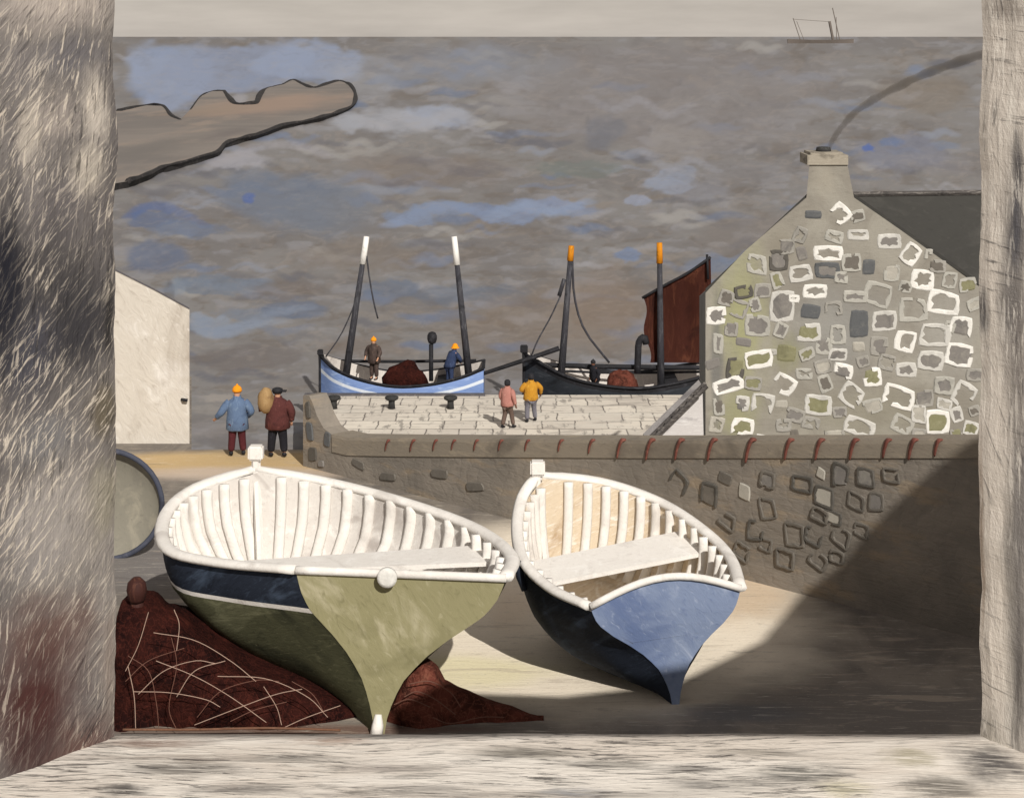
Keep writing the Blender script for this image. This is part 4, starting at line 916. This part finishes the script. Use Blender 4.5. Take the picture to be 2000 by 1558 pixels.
    TV = [(0,0,.88)]; TR = [(.16*b,.13)]; TE = []
    for sx, (kn, an) in zip((-1,1), legs):
        n0 = len(TV); TV += [(sx*.1,0,.78), kn, (an[0],an[1],an[2]+.02)]; TR += [.11*b,.085*b,.075*b]; TE += [(0,n0),(n0,n0+1),(n0+1,n0+2)]
    skin('trousers', TV, TE, TR, M[trou], root)
    for sx, (kn, an) in zip((-1,1), legs):
        skin('boot', [(an[0],an[1],an[2]+.06),(an[0],an[1]-.02,an[2]-.03),(an[0],an[1]+.1,an[2]-.045),(an[0],an[1]+.19,an[2]-.05)], [(0,1),(1,2),(2,3)], [.065,.06,(.055,.04),(.045,.03)], M['black'], root)
    bm = bmesh.new(); hx_, hy_, hz_ = Lp(0,0,1.645)
    if hatshape == 'beanie': add_lathe(bm, (hx_,hy_,hz_), [(.118,-.01),(.125,.03),(.115,.08),(.08,.13),(.03,.155),(.02,.19)], 16)
    elif hatshape == 'souwester': add_lathe(bm, (hx_,hy_,hz_), [(.19,-.05),(.185,-.04),(.125,.02),(.115,.08),(.07,.13),(.02,.15)], 16)
    elif hatshape == 'cap':
        add_lathe(bm, (hx_,hy_,hz_), [(.115,-.03),(.14,.03),(.13,.08),(.06,.11)], 16); add_box(bm, hx_+.05, hx_+.22, hy_-.08, hy_+.1, hz_+.01, hz_+.035)
    else: add_lathe(bm, (hx_,hy_,hz_), [(.1,-.09),(.112,-.02),(.108,.06),(.06,.11),(.02,.12)], 14)
    hh = obj('hair' if hatshape == 'hair' else 'hat', bm, M[hat], None, True); hh.parent = root
    root.location = loc; root.rotation_euler = (0,0,rz); root.scale = (k,k,k)
    return root
a1 = PZ(463,890,0); person('standing fisherman seen from behind in blue jacket and orange woollen hat', 'fishermen by the white building', a1, .1, 1.72, 'blue_coat', 'maroon_tr', 'hat',
   arms=[((-.4,-.05,1.12),(-.52,.05,.98)), ((.36,-.06,1.14),(.27,.14,.98))], legs=[((-.12,.0,.5),(-.15,-.03,.09)), ((.12,.03,.5),(.16,.03,.09))], bulk=1.22, long_coat=.14)
a2 = PZ(542,893,0); person('fisherman seen from behind in maroon coat and black cap with a sack on his shoulder', 'fishermen by the white building', a2, -.05, 1.74, 'maroon', 'black_tr', 'black', hatshape='cap',
   arms=[((-.4,-.04,1.22),(-.32,.02,1.5)), ((.36,-.02,1.14),(.34,.05,.92))], legs=[((-.14,.0,.5),(-.17,0,.09)), ((.14,.02,.5),(.17,0,.09))], bulk=1.35, long_coat=.08)
bm = bmesh.new(); bmesh.ops.create_icosphere(bm, subdivisions=3, radius=1)
sc_ = PD(519,782,a2.y-.12)
for v in bm.verts:
    n_ = mnoise.noise(v.co*2); v.co = Vector((v.co.x*.2*(1+.2*n_), v.co.y*.19, (v.co.z*.33+.02*n_))) + sc_
s_ = obj('sack', bm, M['sack'], None, True); tag(s_, 'tan sack carried upright on the shoulder of the man in maroon', 'sack')
a3 = PZ(991,836,QZ); person('walker in a pink smock with dark hair on the white quay', 'walkers on the quay', a3, -.5, 1.78, 'pink', 'brown_tr', 'black', 'darkskin', 'hair',
   legs=[((-.13,.08,.52),(-.15,-.1,.09)), ((.12,.1,.5),(.18,.12,.09))], arms=[((-.28,.0,1.14),(-.24,.1,.92)), ((.3,-.06,1.14),(.32,.02,.88))], bulk=1.1)
a4 = PZ(1037,824,QZ); person('walker in an orange yellow jersey and grey trousers on the white quay', 'walkers on the quay', a4, .3, 1.8, 'yellow', 'grey_tr', 'black', 'darkskin', 'hair',
   legs=[((-.13,.05,.5),(-.16,-.06,.09)), ((.14,.08,.5),(.2,.1,.09))], arms=[((-.36,.0,1.2),(-.2,.2,1.1)), ((.38,.0,1.2),(.4,.1,1.0))], bulk=1.2)
def aboard(px, ytop, hgt, D): 
    p = PD(px, ytop, D); p.z -= hgt; return p
person('man in a brown coat and orange hat standing in the pale blue boat', 'crew aboard the moored boats', aboard(731,660,1.72,DM-.1), 2.6, 1.72, 'brown_coat', 'brown_coat', 'hat', lean=(.0,.05), bulk=1.25, long_coat=.1,
   arms=[((-.34,.06,1.16),(-.34,.2,.98)), ((.34,.06,1.16),(.3,.2,.98))])
person('man in a dark blue coat and orange sou wester bending in the pale blue boat', 'crew aboard the moored boats', aboard(878,678,1.6,DM-.1), -.9, 1.7, 'navy_coat', 'navy_coat', 'hat', lean=(.05,.28), bulk=1.2, hatshape='souwester',
   arms=[((-.3,.22,1.16),(-.2,.4,1.0)), ((.3,.22,1.16),(.2,.4,1.0))])
person('dark figure stooping in the black boat beside the red nets', 'crew aboard the moored boats', aboard(1163,706,1.45,DM-.2), 2.2, 1.5, 'black_tr', 'black_tr', 'black', 'darkskin', lean=(.0,.15), bulk=1.15)

# ------------------------------------------------------------ window opening we look through
WD = 2.9; XL = -770/F*WD; XR = 910/F*WD; WZ = H-(1436-HY)/F*WD; N0 = 2.18
def zz(py, D=2.8): return H-(py-HY)/F*D
SPL = .8
def dl(px): return (-XL+WD*SPL)/((1000-px)/F+SPL)
def dr_(px): return (XR+WD*SPL)/((px-1000)/F+SPL)
def scratch(t, c, vec, rots, cream, lo=.56, hi=.66, amt=.8, sc=9, str_=14, mask=None):
    last = None
    for i, r in enumerate(rots):
        v = t.mapping((i*3.1,0,0), (0,0,0), (sc*str_/6, sc/5, 1), t.mapping((0,0,0), (0,0,r), (1,1,1), vec)); n = t.noise(1.6, 6, .7, v, .5)
        big = t.noise(3.2, 4, .6, t.mapping((i*5,1,0), (0,0,r), (1,.6,1), vec))
        f = t.math('MULTIPLY', t.mr(n.outputs[0], lo, hi, 0, amt), t.mr(big.outputs[0], .38, .62))
        if mask is not None: f = t.math('MULTIPLY', f, mask)
        c = t.mix(f, c, lin(cream)); last = n.outputs[0]; t.bump(n.outputs[0], .5, .004)
    return c
# left jamb
t = NT('left_jamb_paint', .85, .15); sx = t.sep(); UV = t.xyz(sx[1], sx[2])
n1 = t.noise(5, 6, .6, t.mapping(sc=(1,1,.5)), .6)
c = t.mix(t.mr(n1.outputs[0], .36, .64), lin((104,100,99)), lin((134,129,125)))
def jp(px, py, rx, ry, cc, ss=.85, e=.8, w=.5):
    global c
    D = dl(px); c = t.patch(c, UV, D, zz(py, D), abs(dl(px+rx)-dl(px-rx))/2, ry*D/F, lin(cc), ss, e, w)
jp(110,0,150,70,(176,167,160),1); jp(150,110,90,50,(104,102,106),.8); jp(60,60,50,40,(132,126,122),.6)
jp(45,300,50,200,(112,108,108),.7); jp(60,260,30,90,(182,174,164),.9,.7); jp(185,210,34,90,(190,182,172),.85); jp(130,420,100,90,(98,94,96),.7); jp(110,230,50,60,(160,152,146),.8); jp(170,330,40,60,(188,180,168),.7)
jp(110,600,150,200,(66,64,66),.95,.8,.3); jp(5,560,50,220,(36,36,42),.97); jp(170,640,90,110,(66,64,66),.9); jp(60,700,60,120,(72,72,80),.9); jp(215,620,14,110,(48,46,46),.9)
jp(205,800,40,70,(96,88,72),.8); jp(90,860,80,60,(120,120,122),.7); jp(200,970,40,90,(132,128,104),.7); jp(80,1020,90,110,(140,138,142),.7)
jp(110,1010,130,140,(156,150,144),.7); jp(90,1240,120,90,(96,72,66),.8); jp(60,1380,90,120,(66,38,36),.95); jp(150,1480,110,90,(94,68,62),.85); jp(215,1300,20,140,(140,128,120),.7)
c = scratch(t, c, UV, (.5,.72,.15), (214,204,190), .555, .615, .8, 52)
c = scratch(t, c, UV, (.6,.1), (48,46,48), .55, .62, .75, 48)
for a_ in [(95,1330,110,130,(70,40,38),.55),(60,1480,80,80,(56,32,32),.6),(8,560,50,200,(34,35,44),.85),(150,640,60,110,(46,46,52),.5),(40,130,40,60,(116,112,114),.5)]: jp(*a_, .9, .6)
M['jambL'] = t.out(c); 
t = NT('right_jamb_paint', .85, .15); sx = t.sep(); UV = t.xyz(sx[1], sx[2])
n1 = t.noise(6, 6, .6, t.mapping(sc=(1,1,.25)), .4)
c = t.mix(t.mr(n1.outputs[0], .38, .6), lin((216,208,198)), lin((236,230,220)))
def jp(px, py, rx, ry, cc, ss=.85, e=.8, w=.5):
    global c
    D = dr_(px); c = t.patch(c, UV, D, zz(py, D), abs(dr_(px+rx)-dr_(px-rx))/2, ry*D/F, lin(cc), ss, e, w)
jp(1960,20,60,30,(168,160,152),.9); jp(1985,560,34,330,(122,118,116),.85); jp(1985,1150,30,420,(128,124,120),.8); jp(1990,330,14,90,(96,94,96),.9); jp(1985,450,18,90,(90,90,96),.9); jp(1920,610,16,60,(84,82,84),.9); jp(1975,600,30,60,(120,116,114),.7)
jp(1990,700,14,140,(140,134,130),.8); jp(1995,1000,20,240,(130,126,124),.85); jp(1988,1330,14,200,(104,100,98),.85); jp(1930,1440,30,60,(150,146,136),.6); jp(1915,1050,7,220,(150,132,116),.8)
c = scratch(t, c, UV, (0,1.4,.4), (84,82,82), .57, .65, .75, 36)
c = scratch(t, c, UV, (0,), (240,234,224), .52, .6, .7, 44)
M['jambR'] = t.out(c)
t = NT('sill_paint', .85, .15); sx = t.sep(); UV = t.xyz(sx[1], sx[0])
n1 = t.noise(5, 7, .62, t.mapping(sc=(.3,1,1)), .5)
c = t.mix(t.mr(n1.outputs[0], .38, .6), lin((228,219,208)), lin((244,238,229)))
def spz(px, py, rx, ry, cc, ss=.85, e=.8, w=.6):
    global c
    D = (H-WZ)*F/(py-HY); c = t.patch(c, UV, D, (px-CX)*D/F, ry*D/(py-HY), rx*D/F, lin(cc), ss, e, w)
spz(300,1450,120,12,(136,112,100),.8); spz(360,1500,140,18,(92,88,84),.75); spz(240,1540,60,14,(66,64,64),.85); spz(560,1480,120,10,(140,136,130),.7); spz(650,1445,90,10,(158,130,112),.7)
spz(1020,1470,120,14,(120,116,108),.8); spz(1180,1490,110,12,(128,124,116),.6); spz(1560,1510,100,22,(92,92,88),.8); spz(1420,1530,160,14,(110,108,106),.7); spz(1840,1540,90,30,(110,106,100),.85); spz(1780,1480,60,22,(160,154,124),.6)
spz(1940,1490,90,50,(76,74,76),.9); spz(1000,1552,500,9,(150,144,138),.6); spz(300,1478,260,10,(150,138,128),.6); spz(1480,1470,130,8,(150,144,134),.6); spz(480,1540,120,12,(110,106,104),.7); spz(1350,1500,90,10,(130,126,122),.7); spz(760,1500,120,9,(160,152,146),.6); spz(1120,1545,70,12,(120,126,138),.6); spz(1700,1425,240,7,(108,98,80),.7); spz(820,1540,140,8,(132,128,124),.6); spz(1650,1540,60,20,(210,204,170),.6); spz(900,1440,200,8,(186,178,170),.6)
c = scratch(t, c, UV, (.0,.1,-.12), (72,68,66), .54, .61, .85, 30)
c = scratch(t, c, UV, (-.1,), (242,236,226), .52, .6, .7, 30)
M['sillm'] = t.out(c)
win = empty('window_opening', (0,WD,WZ)); tag(win, 'weathered whitewashed window opening with bare scraped jambs and sill around the harbour view', 'window')
def chip(bm, amp=.004, sc=14):
    for v in bm.verts:
        n_ = mnoise.noise_vector(v.co*sc); v.co += n_*amp
def grid_box(x0,x1,y0,y1,z0,z1,nx,ny,nz_):
    bm = bmesh.new(); add_box(bm,x0,x1,y0,y1,z0,z1)
    bmesh.ops.bevel(bm, geom=bm.edges[:], offset=.012, segments=2, affect='EDGES')
    bmesh.ops.subdivide_edges(bm, edges=[e for e in bm.edges if e.calc_length() > .3], cuts=26, use_grid_fill=True); chip(bm, .0045)
    return bm
def jamb(sg, X0, m, label):
    z0, z1 = WZ-.02, H+.75; plan = [(X0, WD)]
    nn = 40; plan += [(X0+sg*SPL*(WD-N0)*k/nn, WD-(WD-N0)*k/nn) for k in range(1, nn+1)]
    plan += [(X0+sg*1.6, N0), (X0+sg*1.6, WD)]
    bm = bmesh.new(); nz_ = 150; rows = []
    for j in range(nz_+1):
        z_ = z0+(z1-z0)*j/nz_; row = []
        for k, (x, y) in enumerate(plan):
            p = Vector((x, y, z_)); n_ = mnoise.noise(p*9)*.005+mnoise.noise(p*40)*.0018
            if k <= nn: p.x += sg*n_ + (sg*.004*mnoise.noise(Vector((0,3,z_*7))) if k < 3 else 0)
            if k == 0: p.x += sg*(.004)
            row.append(bm.verts.new(p))
        rows.append(row)
    L_ = len(plan)
    for a_, c_ in zip(rows, rows[1:]):
        for k in range(L_): quad(bm, a_[k], a_[(k+1)%L_], c_[(k+1)%L_], c_[k])
    bm.faces.new(rows[0][::-1]); bm.faces.new(rows[-1]); bmesh.ops.recalc_face_normals(bm, faces=bm.faces)
    obj('jamb', bm, M['jambL'] if sg < 0 else M['jambR'], win)['label'] = label
jamb(-1, XL, SPL, 'dark scraped left jamb turning brown at the foot')
jamb(1, XR, SPL, 'brighter white right jamb')
bm = bmesh.new(); nx = 120
for i in range(0): pass
obj('sill', grid_box(XL-.9, XR+.9, N0, WD+.02, WZ-.14, WZ, 1,1,1), M['sillm'], win, True)
bm = bmesh.new(); add_box(bm, XL-.9, XR+.9, N0+.05, WD-.03, 0, WZ-.14); obj('wall_below', bm, M['rubble'], win)

# ------------------------------------------------------------ unseen house block added beside the frame to throw the slipway shadow
ND_ = 12.0
def cast(p):   # where the roofline must stand to throw its shadow on p
    k = (p.y-ND_)/SUN.y; return (p.x-SUN.x*k, p.z-SUN.z*k)
pts = [PZ(760,1400,0), PZ(880,1352,0), PZ(1100,1360,0), PZ(1315,1336,0), PZ(1487,1252,0), PZ(1568,1158,0), onwall(1640,1105), onwall(1700,1030), onwall(1800,935), onwall(1895,862)]
rl = [cast(p) for p in pts]
last = rl[-1]; rl += [(last[0]+.8, last[1]+.5), (last[0]+6, last[1]-3.2), (last[0]+6, 0), (rl[0][0], 0)]
caster = empty('shadow_caster', (rl[3][0]+2, ND_, 0)); tag(caster, 'unseen house block added beyond the picture edge, shaped to cast the slipway shadow', 'house')
bm = bmesh.new(); a = [bm.verts.new((x,ND_,z_)) for x, z_ in rl]; b = [bm.verts.new((x+1.0,ND_-5,z_)) for x, z_ in rl]
bm.faces.new(a); bm.faces.new(b[::-1])
for i in range(len(a)): quad(bm, a[i], b[i], b[(i+1)%len(a)], a[(i+1)%len(a)])
bmesh.ops.recalc_face_normals(bm, faces=bm.faces); obj('wall', bm, M['rubble'], caster)
print('roofline', [(round(x,1), round(z_,1)) for x, z_ in rl], 'frame edge x', 1000/F*ND_)
